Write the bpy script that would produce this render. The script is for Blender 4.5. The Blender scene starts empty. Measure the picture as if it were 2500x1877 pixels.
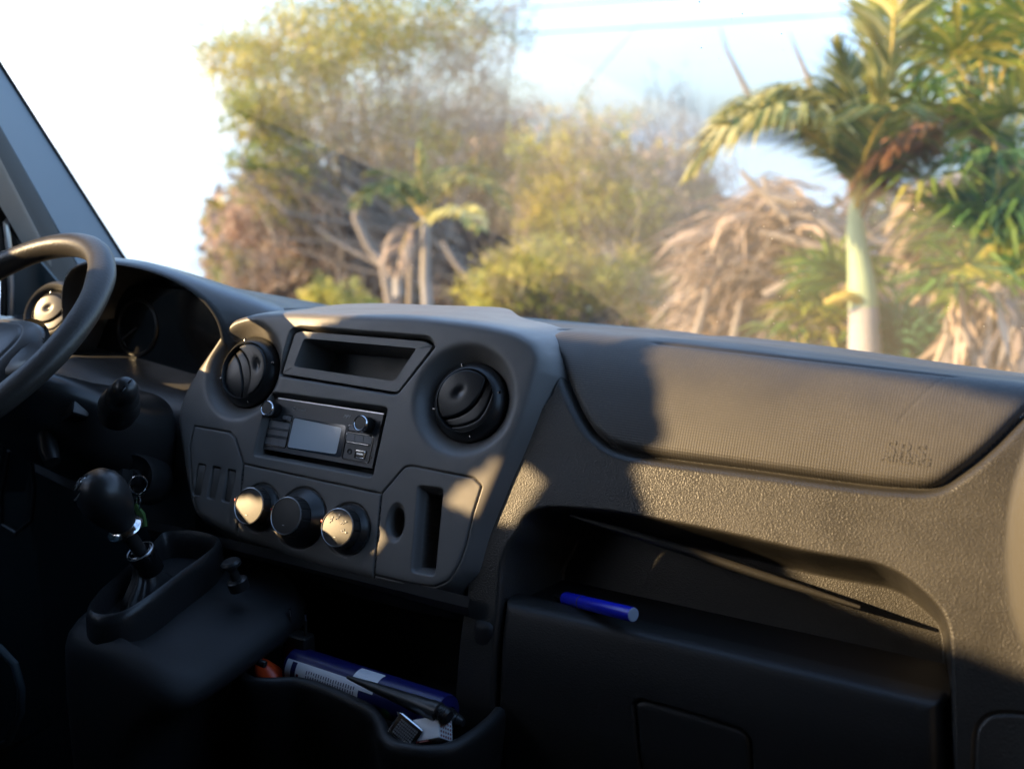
import bpy, bmesh, math, random
import numpy as np
from mathutils import Vector, Matrix
random.seed(7); rng = np.random.default_rng(7)
R = math.radians
S = bpy.context.scene
COL = S.collection

# ------------------------------------------------------------------ camera
YAW, PITCH, CAMP = R(29.4), R(12.8), Vector((.865, -1.031, .362))
cd = bpy.data.cameras.new('camera'); cam = bpy.data.objects.new('camera', cd); COL.objects.link(cam)
cam.location = CAMP; cam.rotation_euler = (R(90)-PITCH, 0, YAW)
cd.sensor_width = 36; cd.lens = 2600/2500*36; cd.clip_start = .02; cd.clip_end = 9000
cd.dof.use_dof = True; cd.dof.focus_distance = 1.30; cd.dof.aperture_fstop = 3.4
S.camera = cam
# ------------------------------------------------------------------ light
SUN_AZ, SUN_EL = 52, 20          # degrees from straight behind the van towards the driver's side; elevation
sdir = Vector((-math.sin(R(SUN_AZ))*math.cos(R(SUN_EL)), -math.cos(R(SUN_AZ))*math.cos(R(SUN_EL)), math.sin(R(SUN_EL))))
sl = bpy.data.lights.new('sun', 'SUN'); sun = bpy.data.objects.new('sun', sl); COL.objects.link(sun)
sl.energy = 3.3; sl.angle = R(.53); sl.color = (1, .70, .36)
sun.rotation_euler = (-sdir).to_track_quat('-Z', 'Y').to_euler()
W = bpy.data.worlds.new('World'); S.world = W; W.use_nodes = True
nt = W.node_tree; nt.nodes.clear()
def wn(t, **k):
    n = nt.nodes.new(t)
    for a, b in k.items(): setattr(n, a, b)
    return n
sky = wn('ShaderNodeTexSky', sky_type='NISHITA', sun_disc=False, sun_elevation=R(SUN_EL), sun_rotation=math.atan2(sdir.x, sdir.y), altitude=0, air_density=1.0, dust_density=.6, ozone_density=1.0)
tc = wn('ShaderNodeTexCoord'); mp = wn('ShaderNodeMapping'); mp.inputs['Scale'].default_value = (1.2, 1.2, 5)
no = wn('ShaderNodeTexNoise'); no.inputs['Scale'].default_value = 1.6; no.inputs['Detail'].default_value = 5
cr = wn('ShaderNodeValToRGB'); cr.color_ramp.elements[0].position = .40; cr.color_ramp.elements[1].position = .66
cr.color_ramp.elements[1].color = (.6, .6, .6, 1)
mx = wn('ShaderNodeMix', data_type='RGBA'); mx.inputs[7].default_value = (2.2, 4.0, 7.6, 1)
bg = wn('ShaderNodeBackground'); bg.inputs['Strength'].default_value = .15
out = wn('ShaderNodeOutputWorld')
L = nt.links.new
L(tc.outputs['Generated'], mp.inputs[0]); L(mp.outputs[0], no.inputs[0]); L(no.outputs[0], cr.inputs[0])
L(cr.outputs[0], mx.inputs[0]); L(sky.outputs[0], mx.inputs[6]); 
# bright haze band along the horizon, all the way round
sp_ = wn('ShaderNodeSeparateXYZ'); L(tc.outputs['Generated'], sp_.inputs[0])
hr = wn('ShaderNodeMapRange', interpolation_type='SMOOTHSTEP'); hr.inputs[1].default_value = -.02; hr.inputs[2].default_value = .17; hr.inputs[3].default_value = .92; hr.inputs[4].default_value = 0
L(sp_.outputs['Z'], hr.inputs[0]); hm = wn('ShaderNodeMix', data_type='RGBA'); hm.inputs[7].default_value = (5.0, 6.4, 8.6, 1)
az = wn('ShaderNodeMapRange', interpolation_type='SMOOTHSTEP'); az.inputs[1].default_value = -.56; az.inputs[2].default_value = -.84; az.inputs[3].default_value = 0; az.inputs[4].default_value = 1
L(sp_.outputs['X'], az.inputs[0]); hc = wn('ShaderNodeMix', data_type='RGBA'); hcc = wn('ShaderNodeMix', data_type='RGBA'); hcc.inputs[6].default_value = (.42, .78, 1.35, 1); hcc.inputs[7].default_value = (1.15, 1.38, 1.7, 1); L(cr.outputs[0], hcc.inputs[0]); L(hcc.outputs[2], hc.inputs[6]); hc.inputs[7].default_value = (6.0, 6.6, 7.6, 1)
L(az.outputs[0], hc.inputs[0]); L(hc.outputs[2], hm.inputs[7]); L(hr.outputs[0], hm.inputs[0]); L(mx.outputs[2], hm.inputs[6]); L(hm.outputs[2], bg.inputs[0]); L(bg.outputs[0], out.inputs[0])
S.view_settings.view_transform = 'Standard'; S.view_settings.look = 'None'; S.view_settings.gamma = 1
S.view_settings.use_curve_mapping = False; S.view_settings.exposure = 1.95
S.cycles.max_bounces = 8; S.cycles.transparent_max_bounces = 16; S.cycles.use_denoising = True
S.cycles.sample_clamp_indirect = 4; S.cycles.caustics_reflective = False

# ------------------------------------------------------------------ helpers
def ray(px, py):
    cy, sy, cp, sp = math.cos(YAW), math.sin(YAW), math.cos(PITCH), math.sin(PITCH)
    f = Vector((-sy*cp, cy*cp, -sp)); r = Vector((cy, sy, 0)); u = r.cross(f)
    return f + r*((px-1250)/2600) - u*((py-938.5)/2600)
def at(px, py, y):               # point of the place at a given forward distance
    d = ray(px, py); return CAMP + d*((y-CAMP.y)/d.y)
def atz(px, py, z):
    d = ray(px, py); return CAMP + d*((z-CAMP.z)/d.z)
AL = R(23.3)
FU = Vector((0, math.sin(AL), math.cos(AL))); FN = Vector((0, -math.cos(AL), math.sin(AL)))
def fp(s, t, n=0): return Vector((s, 0, 0)) + FU*t + FN*n
FM = Matrix(((1, 0, 0), (0, FU.y, FN.y), (0, FU.z, FN.z))).to_4x4()   # fascia frame

def mat(name, col, rough=.5, metal=0, bump=None, coat=0, spec=.5, emit=None, noisecol=0, scale=30, dust=0):
    m = bpy.data.materials.new(name); m.use_nodes = True; n = m.node_tree; b = n.nodes['Principled BSDF']
    b.inputs['Base Color'].default_value = (*col, 1); b.inputs['Roughness'].default_value = rough
    b.inputs['Metallic'].default_value = metal; b.inputs['Specular IOR Level'].default_value = spec
    b.inputs['Coat Weight'].default_value = coat; b.inputs['Coat Roughness'].default_value = .1
    if emit:
        b.inputs['Emission Color'].default_value = (*emit[0], 1); b.inputs['Emission Strength'].default_value = emit[1]
    tcn = n.nodes.new('ShaderNodeTexCoord')
    if noisecol:
        t = n.nodes.new('ShaderNodeTexNoise'); t.inputs['Scale'].default_value = scale; t.inputs['Detail'].default_value = 4
        n.links.new(tcn.outputs['Object'], t.inputs[0])
        mm = n.nodes.new('ShaderNodeMix'); mm.data_type = 'RGBA'
        mm.inputs[6].default_value = (*[c*(1-noisecol) for c in col], 1); mm.inputs[7].default_value = (*[min(1, c*(1+noisecol)) for c in col], 1)
        n.links.new(t.outputs[0], mm.inputs[0]); n.links.new(mm.outputs[2], b.inputs['Base Color'])
    if dust:
        d1 = n.nodes.new('ShaderNodeTexNoise'); d1.inputs['Scale'].default_value = 5; d1.inputs['Detail'].default_value = 8; d1.inputs['Roughness'].default_value = .7
        d2 = n.nodes.new('ShaderNodeTexNoise'); d2.inputs['Scale'].default_value = 420; d2.inputs['Detail'].default_value = 2
        n.links.new(tcn.outputs['Object'], d1.inputs[0]); n.links.new(tcn.outputs['Object'], d2.inputs[0])
        r1 = n.nodes.new('ShaderNodeMapRange'); r1.inputs[1].default_value = .42; r1.inputs[2].default_value = .72; n.links.new(d1.outputs[0], r1.inputs[0])
        r2 = n.nodes.new('ShaderNodeMapRange'); r2.inputs[1].default_value = .45; r2.inputs[2].default_value = .75; r2.inputs[3].default_value = .35; n.links.new(d2.outputs[0], r2.inputs[0])
        mm1 = n.nodes.new('ShaderNodeMath'); mm1.operation = 'MULTIPLY'; n.links.new(r1.outputs[0], mm1.inputs[0]); n.links.new(r2.outputs[0], mm1.inputs[1])
        mm2 = n.nodes.new('ShaderNodeMath'); mm2.operation = 'MULTIPLY'; mm2.inputs[1].default_value = dust; n.links.new(mm1.outputs[0], mm2.inputs[0])
        dm = n.nodes.new('ShaderNodeMix'); dm.data_type = 'RGBA'; dm.inputs[7].default_value = (.30, .27, .22, 1)
        src = b.inputs['Base Color'].links[0].from_socket if b.inputs['Base Color'].links else None
        if src: n.links.new(src, dm.inputs[6])
        else: dm.inputs[6].default_value = (*col, 1)
        n.links.new(mm2.outputs[0], dm.inputs[0]); n.links.new(dm.outputs[2], b.inputs['Base Color'])
        rr_ = n.nodes.new('ShaderNodeMapRange'); rr_.inputs[3].default_value = rough-.06; rr_.inputs[4].default_value = rough+.16; n.links.new(r1.outputs[0], rr_.inputs[0]); n.links.new(rr_.outputs[0], b.inputs['Roughness'])
    if bump:
        kind, sc, st, dist = bump
        if kind == 'leather':
            t = n.nodes.new('ShaderNodeTexVoronoi'); t.feature = 'SMOOTH_F1'; t.inputs['Smoothness'].default_value = .6; o = t.outputs['Distance']
            w = n.nodes.new('ShaderNodeTexNoise'); w.inputs['Scale'].default_value = sc*.6; w.inputs['Detail'].default_value = 3
            n.links.new(tcn.outputs['Object'], w.inputs[0])
            ma = n.nodes.new('ShaderNodeMath'); ma.operation = 'ADD'
            n.links.new(t.outputs['Distance'], ma.inputs[0]); n.links.new(w.outputs[0], ma.inputs[1]); o = ma.outputs[0]
        elif kind == 'weave':
            va = n.nodes.new('ShaderNodeMapping'); va.inputs['Rotation'].default_value = (R(-60), 0, 0)
            n.links.new(tcn.outputs['Object'], va.inputs[0])
            va2 = n.nodes.new('ShaderNodeMapping'); va2.inputs['Rotation'].default_value = (0, 0, R(45))
            n.links.new(va.outputs[0], va2.inputs[0])
            sp = n.nodes.new('ShaderNodeSeparateXYZ'); n.links.new(va2.outputs[0], sp.inputs[0])
            res = []
            for i in (0, 1):
                k = n.nodes.new('ShaderNodeMath'); k.operation = 'MULTIPLY'; k.inputs[1].default_value = sc
                n.links.new(sp.outputs[i], k.inputs[0])
                q = n.nodes.new('ShaderNodeMath'); q.operation = 'SINE'; n.links.new(k.outputs[0], q.inputs[0]); res.append(q)
            ma = n.nodes.new('ShaderNodeMath'); ma.operation = 'MULTIPLY'
            n.links.new(res[0].outputs[0], ma.inputs[0]); n.links.new(res[1].outputs[0], ma.inputs[1]); o = ma.outputs[0]; t = None
        else:
            t = n.nodes.new('ShaderNodeTexNoise'); t.inputs['Detail'].default_value = 4; o = t.outputs[0]
        if t:
            t.inputs['Scale'].default_value = sc; n.links.new(tcn.outputs['Object'], t.inputs['Vector'])
        bp = n.nodes.new('ShaderNodeBump'); bp.inputs['Strength'].default_value = st; bp.inputs['Distance'].default_value = dist
        n.links.new(o, bp.inputs['Height']); n.links.new(bp.outputs[0], b.inputs['Normal'])
    return m
M = {}
M['plastic'] = mat('fine grained charcoal plastic', (.155, .146, .136), .42, bump=('noise', 1800, .25, .0006), noisecol=.12, scale=18, dust=.10)
M['smooth'] = mat('smooth black plastic', (.022, .022, .022), .34, bump=('noise', 900, .1, .0004))
M['matte'] = mat('matte black plastic', (.016, .016, .017), .6, bump=('noise', 1200, .2, .0005))
M['lid'] = mat('leather grained plastic darkened for shade', (.014, .014, .014), .5, bump=('leather', 620, .3, .0006))  # same leather grain as the panel, with shade put into its colour
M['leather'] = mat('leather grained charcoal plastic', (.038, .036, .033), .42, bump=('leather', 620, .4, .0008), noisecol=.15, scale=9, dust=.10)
M['weave'] = mat('woven grain dash skin', (.055, .052, .049), .55, bump=('weave', 1500, .26, .0005), noisecol=.12, scale=7, dust=.16)
M['hood'] = mat('dash hood plastic', (.075, .075, .076), .36, bump=('noise', 1500, .25, .0006), dust=.14)
M['rim'] = mat('worn black leather', (.040, .037, .034), .42, bump=('noise', 260, .35, .0012), noisecol=.35, scale=22)
M['gaiter'] = mat('soft black leather', (.018, .018, .019), .40, dust=.06, bump=('noise', 300, .3, .001))
M['console'] = mat('dark console plastic', (.012, .013, .015), .62, bump=('noise', 1400, .3, .0006), noisecol=.15, scale=14, dust=.05)
M['chrome'] = mat('chrome', (.75, .76, .78), .15, 1)
M['satin'] = mat('satin silver', (.55, .56, .58), .35, .8)
M['gloss'] = mat('gloss black', (.010, .010, .011), .12, coat=.6)
M['button'] = mat('radio button plastic', (.24, .24, .25), .4)
M['radio'] = mat('radio face plastic', (.10, .10, .105), .38, bump=('noise', 1500, .15, .0004))
M['cap'] = mat('satin knob face', (.040, .038, .035), .42, bump=('noise', 1500, .2, .0004))
M['screen'] = mat('display glass', (.66, .74, .80), .10, coat=.8, spec=.8)
M['screenframe'] = mat('display border', (.015, .03, .05), .08, coat=.8)
M['print'] = mat('white print', (.6, .6, .6), .5)
M['dimprint'] = mat('grey print', (.55, .56, .58), .5)
M['red'] = mat('red marker', (.55, .04, .03), .35)
M['teal'] = mat('teal grey trim', (.035, .055, .065), .6, bump=('noise', 700, .3, .0008))
M['pillar'] = mat('sky tinted grey pillar trim', (.17, .215, .26), .55, bump=('noise', 900, .2, .0006))  # blue in the base colour stands in for reflected sky
M['headliner'] = mat('grey headliner cloth', (.20, .19, .18), .95)
M['bluepen'] = mat('blue plastic', (.012, .02, .50), .25)
M['paleplug'] = mat('pale end plug', (.45, .52, .62), .4)
M['navy'] = mat('navy printed foil', (.010, .012, .10), .3)
M['label'] = mat('white printed label', (.80, .82, .86), .35)
M['ink'] = mat('dark ink', (.05, .05, .12), .5)
M['green'] = mat('green print', (.08, .30, .12), .5)
M['orange'] = mat('orange plastic', (.85, .08, .015), .35)
M['whitepl'] = mat('white plastic', (.82, .82, .82), .35)
M['darkred'] = mat('dark red plastic', (.25, .03, .03), .4)
M['tag'] = mat('green key tag', (.10, .22, .06), .4)
M['rubber'] = mat('black rubber', (.012, .012, .012), .8)

def link(name, me, m=None, parent=None, smooth=True):
    o = bpy.data.objects.new(name, me); COL.objects.link(o)
    if m: me.materials.append(m)
    if smooth and len(me.polygons): me.polygons.foreach_set('use_smooth', [True]*len(me.polygons))
    if parent is not None: o.parent = parent
    return o
def autosmooth(me, ang=35):
    bm = bmesh.new(); bm.from_mesh(me)
    for e in bm.edges:
        if len(e.link_faces) == 2 and e.calc_face_angle(0) > R(ang): e.smooth = False
    for f in bm.faces: f.smooth = True
    bm.to_mesh(me); bm.free()
def obj(name, bm, m, parent=None, ang=35, mx=None):
    me = bpy.data.meshes.new(name)
    if mx is not None: bm.transform(mx)
    bmesh.ops.recalc_face_normals(bm, faces=bm.faces)
    bm.to_mesh(me); bm.free(); o = link(name, me, m, parent, False); autosmooth(me, ang); return o
def thing(name, label, cat, group=None):
    o = bpy.data.objects.new(name, None); COL.objects.link(o); o['label'] = label; o['category'] = cat
    o.empty_display_size = .05
    if group: o['group'] = group
    return o
def tag(o, label, cat, group=None):
    o['label'] = label; o['category'] = cat
    if group: o['group'] = group
    return o
def lbl(o, label): o['label'] = label; return o
def struct(o): o['kind'] = 'structure'; return o

def box(bm, c, s, bev=0, seg=2, rot=None):
    g = bmesh.ops.create_cube(bm, size=1); vs = g['verts']
    bmesh.ops.scale(bm, vec=s, verts=vs)
    if bev:
        es = list({e for v in vs for e in v.link_edges})
        r = bmesh.ops.bevel(bm, geom=es, offset=bev, segments=seg, affect='EDGES', profile=.6)
        vs = list({v for f in r['faces'] for v in f.verts} | {v for v in vs if v.is_valid})
        vs = [v for v in vs if v.is_valid]
    if rot is not None: bmesh.ops.transform(bm, matrix=rot.to_4x4(), verts=vs)
    bmesh.ops.translate(bm, vec=c, verts=vs); return vs
def tube(bm, pts, rad, n=10, cap=True, flat=None):
    pts = [Vector(p) for p in pts]; k = len(pts)
    if not hasattr(rad, '__len__'): rad = [rad]*k
    rings = []; ref = None
    for i, p in enumerate(pts):
        d = (pts[min(i+1, k-1)]-pts[max(i-1, 0)]).normalized()
        if ref is None:
            ref = d.orthogonal().normalized()
        ref = (ref - d*ref.dot(d)).normalized(); b = d.cross(ref)
        rings.append([bm.verts.new(p + (ref*math.cos(2*math.pi*j/n)+b*math.sin(2*math.pi*j/n))*rad[i]) for j in range(n)])
    for a, b in zip(rings, rings[1:]):
        for j in range(n): bm.faces.new((a[j], a[(j+1) % n], b[(j+1) % n], b[j]))
    if cap: bm.faces.new(rings[0][::-1]); bm.faces.new(rings[-1])
def lathe(bm, prof, n=48, close=True):      # prof: (radius, height) about local z
    rings = []
    for r, z in prof:
        if r < 1e-6: rings.append([bm.verts.new((0, 0, z))])
        else: rings.append([bm.verts.new((r*math.cos(2*math.pi*j/n), r*math.sin(2*math.pi*j/n), z)) for j in range(n)])
    for a, b in zip(rings, rings[1:]):
        for j in range(n):
            k = (j+1) % n
            if len(a) == 1 and len(b) == 1: continue
            if len(a) == 1: bm.faces.new((a[0], b[j], b[k]))
            elif len(b) == 1: bm.faces.new((a[j], b[0], a[k]))
            else: bm.faces.new((a[j], b[j], b[k], a[k]))
def prism(bm, poly, n0, n1, f=lambda s, t, n: (s, t, n)):
    a = [bm.verts.new(f(s, t, n0)) for s, t in poly]; b = [bm.verts.new(f(s, t, n1)) for s, t in poly]
    bm.faces.new(a); bm.faces.new(b[::-1])
    for i in range(len(poly)):
        j = (i+1) % len(poly); bm.faces.new((a[i], b[i], b[j], a[j]))
def rounded(poly, r, k=5):
    outp = []
    n = len(poly)
    for i in range(n):
        p = Vector(poly[i]).to_2d(); a = Vector(poly[i-1]).to_2d(); b = Vector(poly[(i+1) % n]).to_2d()
        rr = min(r, (a-p).length*.45, (b-p).length*.45)
        q0 = p+(a-p).normalized()*rr; q1 = p+(b-p).normalized()*rr
        for j in range(k+1):
            u = j/k; v = q0*(1-u)**2+p*2*u*(1-u)+q1*u*u; outp.append((v.x, v.y))
    return outp
def sdf(P, Q, poly):             # signed distance, negative inside (numpy)
    poly = np.array(poly, float); n = len(poly); d = np.full(P.shape, 1e9); inside = np.zeros(P.shape, bool)
    for i in range(n):
        a = poly[i]; b = poly[(i+1) % n]; e = b-a
        wx, wy = P-a[0], Q-a[1]; h = np.clip((wx*e[0]+wy*e[1])/max(e@e, 1e-18), 0, 1)
        d = np.minimum(d, (wx-e[0]*h)**2+(wy-e[1]*h)**2)
        c = ((a[1] <= Q) & (b[1] > Q)) | ((b[1] <= Q) & (a[1] > Q))
        if abs(e[1]) > 1e-12:
            xi = a[0]+(Q-a[1])/e[1]*e[0]; inside ^= c & (P < xi)
    d = np.sqrt(d); return np.where(inside, -d, d)
def sst(x, a, b):
    u = np.clip((x-a)/(b-a), 0, 1); return u*u*(3-2*u)
def grid_obj(name, P, mask, m, parent, flip=False):   # P (a,b,3) positions; mask per vertex
    na, nb = mask.shape
    fm = mask[:-1, :-1] & mask[1:, :-1] & mask[1:, 1:] & mask[:-1, 1:]
    idx = np.arange(na*nb).reshape(na, nb)
    F = np.stack([idx[:-1, :-1][fm], idx[1:, :-1][fm], idx[1:, 1:][fm], idx[:-1, 1:][fm]], 1)
    if flip: F = F[:, ::-1]
    used = np.unique(F); remap = np.full(na*nb, -1); remap[used] = np.arange(len(used)); F = remap[F]
    V = P.reshape(-1, 3)[used]
    me = bpy.data.meshes.new(name); me.vertices.add(len(V)); me.vertices.foreach_set('co', V.astype(np.float32).ravel())
    me.loops.add(F.size); me.loops.foreach_set('vertex_index', F.astype(np.int32).ravel())
    me.polygons.add(len(F)); me.polygons.foreach_set('loop_start', np.arange(0, F.size, 4, dtype=np.int32))
    me.polygons.foreach_set('loop_total', np.full(len(F), 4, np.int32))
    me.update(calc_edges=True); me.validate()
    return link(name, me, m, parent)
def quads_mesh(name, V, cols=None):   # V (n,4,3); per face colours
    n = len(V); me = bpy.data.meshes.new(name); me.vertices.add(n*4); me.vertices.foreach_set('co', V.astype(np.float32).ravel())
    me.loops.add(n*4); me.loops.foreach_set('vertex_index', np.arange(n*4, dtype=np.int32))
    me.polygons.add(n); me.polygons.foreach_set('loop_start', np.arange(0, n*4, 4, dtype=np.int32)); me.polygons.foreach_set('loop_total', np.full(n, 4, np.int32))
    me.update(calc_edges=True)
    if cols is not None:
        ca = me.color_attributes.new('col', 'FLOAT_COLOR', 'CORNER')
        c = np.concatenate([cols, np.ones((n, 1))], 1); ca.data.foreach_set('color', np.repeat(c, 4, 0).astype(np.float32).ravel())
    return me
def text(name, body, size, mtx, m, parent, ext=.0001, align='CENTER', tweak=None):
    c = bpy.data.curves.new(name, 'FONT'); c.body = body; c.size = size; c.extrude = ext; c.align_x = align; c.align_y = 'CENTER'
    if tweak: tweak(c)
    tmp = bpy.data.objects.new(name, c); COL.objects.link(tmp); bpy.context.view_layer.update()
    me = bpy.data.meshes.new_from_object(tmp.evaluated_get(bpy.context.evaluated_depsgraph_get())); bpy.data.objects.remove(tmp)
    me.transform(mtx); me.materials.clear(); return link(name, me, m, parent, False)

# ================================================================== VAN SHELL (setting seen from inside)
XL, XR = -.95, 1.12
def shell():
    # driver's side wall, quarter light, unseen openings cut for sun patches, in (y, z)
    st_ = .006
    Y, Z = np.meshgrid(np.arange(-3.2, .64, st_), np.arange(-1.2, 1.25, st_), indexing='ij')
    front = rounded([(-.10, .425), (-.43, .415), (-.445, .27), (-.515, .285), (-.54, .36), (-.555, .44), (-.585, .505), (-.625, .508), (-.70, .615), (-.895, .735), (-.895, 1.02), (-.10, .95)], .006)
    low = rounded([(-.17, .19), (-.27, .19), (-.27, .31), (-.17, .31)], .02)
    quarter = [(.19, .05), (.19, .52), (.27, .44), (.37, .16), (.37, .05)]
    rear = rounded([(-.932, .758), (-1.01, .736), (-1.06, .690), (-1.045, .645), (-1.115, .600), (-1.25, .645), (-1.36, .697), (-1.45, .73), (-2.2, .80), (-2.2, 1.08), (-1.60, 1.05), (-1.45, .985), (-1.19, .885)], .006)
    sun_slit = rounded([(-.712,.288),(-.76,.325),(-.885,.396),(-.89,.380),(-.77,.302),(-.722,.270)], .006)
    sun_gap = rounded([(-.925,.480),(-.945,.560),(-.974,.562),(-.968,.500)], .004)
    w = (sdf(Y, Z, front) > 0) & (sdf(Y, Z, rear) > 0) & (sdf(Y, Z, sun_slit) > 0) & (sdf(Y, Z, sun_gap) > 0) & (sdf(Y, Z, quarter) > 0) & (sdf(Y, Z, low) > 0)
    P = np.stack([np.full(Y.shape, XL), Y, Z], -1)
    m = w & (Z < 1.2)
    # in front of the pillar line the wall stops at the bonnet height
    m &= ~((Y > .36) & (Z > .12)) & ~((Y > .42) & (Z > .02)) & ~((Z-.134) > -(Y-.42)*1.5)
    o = grid_obj('cab_side_wall', P, m, M['teal'], None, True); struct(o)
shell()
def plate(name, pts, m, th=.02):
    bm = bmesh.new(); vs = [bm.verts.new(p) for p in pts]; f = bm.faces.new(vs)
    r = bmesh.ops.extrude_face_region(bm, geom=[f]); nv = [g for g in r['geom'] if isinstance(g, bmesh.types.BMVert)]
    bm.normal_update(); bmesh.ops.translate(bm, vec=f.normal*-th, verts=nv); return struct(obj(name, bm, m))
plate('cab_floor', [(XL, -3.2, -.95), (XR, -3.2, -.95), (XR, .6, -.95), (XL, .6, -.95)], M['rubber'])
plate('cab_roof', [(XL, -3.2, 1.2), (XR, -3.2, 1.2), (XR, -.55, 1.2), (XL, -.55, 1.2)], M['headliner'])
plate('windscreen_header', [(XL, -.55, 1.199), (XR, -.55, 1.199), (XR, -.10, .84), (XL, -.10, .84)], M['headliner'])
plate('cab_rear_wall', [(XL, -3.2, -.95), (XR, -3.2, -.95), (XR, -3.2, 1.2), (XL, -3.2, 1.2)], M['matte'])
plate('firewall', [(XL, .62, -.95), (XR, .62, -.95), (XR, .62, -.02), (XL, .62, -.02)], M['matte'])
plate('cab_side_wall', [(XR, -3.2, -.95), (XR, .6, -.95), (XR, .6, .30), (XR, -3.2, .30)], M['matte'])
plate('cab_side_wall', [(XR, -3.2, .30), (XR, -.45, .30), (XR, -.45, 1.2), (XR, -3.2, 1.2)], M['matte'])  # side wall closed over much of the passenger window to hold back fill light

# ================================================================== DASHBOARD
dash = thing('dashboard', 'charcoal plastic van dashboard with radio, round vents, three dials and open shelf below the windscreen', 'dashboard')
plateO = [(-.128,-.149),(-.18,-.138),(-.204,-.109),(-.241,-.048),(-.262,-.014),(-.262,.012),(-.249,.049),(-.23,.079),(-.208,.118),(-.196,.134),(-.155,.146),(-.082,.153),(.011,.157),(.11,.162),(.2,.161),(.25,.156),(.276,.146),(.287,.130),(.286,.115),(.281,.058),(.267,-.003),(.250,-.077),(.243,-.125),(.233,-.150),(.212,-.163),(.13,-.167),(.04,-.166),(-.09,-.157)]
climP = [(-.113,-.0595),(.114,-.0635),(.119,-.1),(.129,-.17),(-.094,-.17)]
coinP = rounded([(.114,-.0635),(.139,-.0265),(.148,-.0235),(.236,-.0245),(.248,-.032),(.244,-.065),(.242,-.105),(.238,-.128),(.229,-.148),(.213,-.158),(.178,-.161),(.128,-.161),(.119,-.1)], .003)
swP = [(-.219,-.021),(-.150,-.021),(-.137,-.028),(-.113,-.0595),(-.094,-.17),(-.128,-.1505),(-.172,-.139),(-.192,-.112),(-.219,-.05)]
pockO = rounded([(-.086,.128),(-.092,.066),(-.086,.0625),(.1,.0585),(.108,.062),(.148,.127),(.135,.139),(-.072,.134)], .005)
radO = rounded([(-.0985,.041),(-.100,-.046),(.0955,-.046),(.0965,.043)], .006)
slotO = rounded([(.163,-.045),(.199,-.043),(.212,-.146),(.178,-.1475)], .006)
ovalC = (.143, -.094)
VL, VR, VD = (-.155, .066), (.200, .066), .068
KN = [(-.069, -.111, .030, .022), (.001, -.113, .0375, .031), (.076, -.114, .031, .023)]
def fascia():
    st_ = .00105
    s_, t_ = np.arange(-.31, .345, st_), np.arange(-.225, .245, st_)
    s, t = np.meshgrid(s_, t_, indexing='ij')
    d = sdf(s, t, rounded(plateO, .02))
    k = 1.25 + 1.6*sst(t, .11, .15) + 1.4*sst(-t, .13, .16) + 1.2*sst(-s, .15, .22)
    w = .0028
    n = -k*w*np.log1p(np.exp(np.clip(d/w, -30, 30)))
    n -= .010*np.abs((s-.02)/.28)**4*(d < .05)
    seams = np.zeros_like(s)
    for poly in (climP, coinP, swP):
        q = sdf(s, t, poly); seams = np.maximum(seams, np.exp(-(q/.00085)**2))
    inner = sst(-d, .0015, .004)
    n -= .0035*seams*inner
    for c in (VL, VR):
        r = np.hypot(s-c[0], t-c[1]); x = (VD-r)
        n -= np.minimum(1.15*.002*np.log1p(np.exp(np.clip(x/.002, -30, 30))), .026)
        n -= .045*sst(-r, -.0500, -.0482)
    n -= .0075*sst(-sdf(s, t, pockO), -.001, .004) + .07*sst(-sdf(s, t, [(p[0]*.97, (p[1]-.098)*.93+.098) for p in pockO]), .0, .001)
    n -= .013*sst(-sdf(s, t, radO), -.001, .0045) + .05*sst(-sdf(s, t, radO), .0045, .006)
    q = sdf(s, t, slotO); n -= .012*sst(-q, -.001, .007) + .030*sst(-q, .007, .009)
    e = np.hypot((s-ovalC[0]+(t-ovalC[1])*.1)/.0115, (t-ovalC[1])/.0205)-1
    n -= .004*sst(-e, -.25, .15) + .018*sst(-e, .1, .3)
    for i, sx in enumerate((-.186, -.158, -.130)):
        q = sdf(s, t, rounded([(sx-.0085, -.070), (sx+.0065, -.070), (sx+.0085, -.113), (sx-.0065, -.113)], .003))
        n -= .012*sst(-q, -.0005, .002)
    for kx, kt, rr, kn in KN:
        q = np.hypot(s-kx, t-kt)-rr-.0012; n -= .003*np.exp(-(q/.001)**2)
    P = np.stack([s, FU.y*t+FN.y*n, FU.z*t+FN.z*n], -1)
    keep = d < .034 + .03*sst(t, .12, .15)*(1-sst(s, .12, .22))
    mc, mr, ms = sdf(s, t, climP) < 0, sdf(s, t, coinP) < 0, sdf(s, t, swP) < 0
    mc &= d < -.004; ms &= d < -.003; mr &= d < -.003
    def split(mask):      # grow by one cell so neighbours meet in the seam
        return mask & keep
    rest = keep & ~(mc | mr | ms)
    g = rest.copy(); g[1:] |= rest[:-1]; g[:-1] |= rest[1:]; g[:, 1:] |= g[:, :-1]; g[:, :-1] |= g[:, 1:]
    grid_obj('fascia', P, g & keep, M['plastic'], dash)
    grid_obj('climate_panel', P, split(mc), M['plastic'], dash)
    grid_obj('coin_panel', P, split(mr), M['plastic'], dash)
    grid_obj('switch_panel', P, split(ms), M['plastic'], dash)
fascia()
# rocker switches in the left panel
for i, sx in enumerate((-.186, -.158, -.130)):
    bm = bmesh.new(); box(bm, (0, 0, 0), (.0125, .040, .008), .0015); bmesh.ops.rotate(bm, verts=bm.verts, cent=(0, 0, 0), matrix=Matrix.Rotation(R(6), 3, 'X'))
    obj('rocker_switch', bm, M['plastic'], dash, mx=FM @ Matrix.Translation((sx, -.0915, -.0085)))
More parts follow.
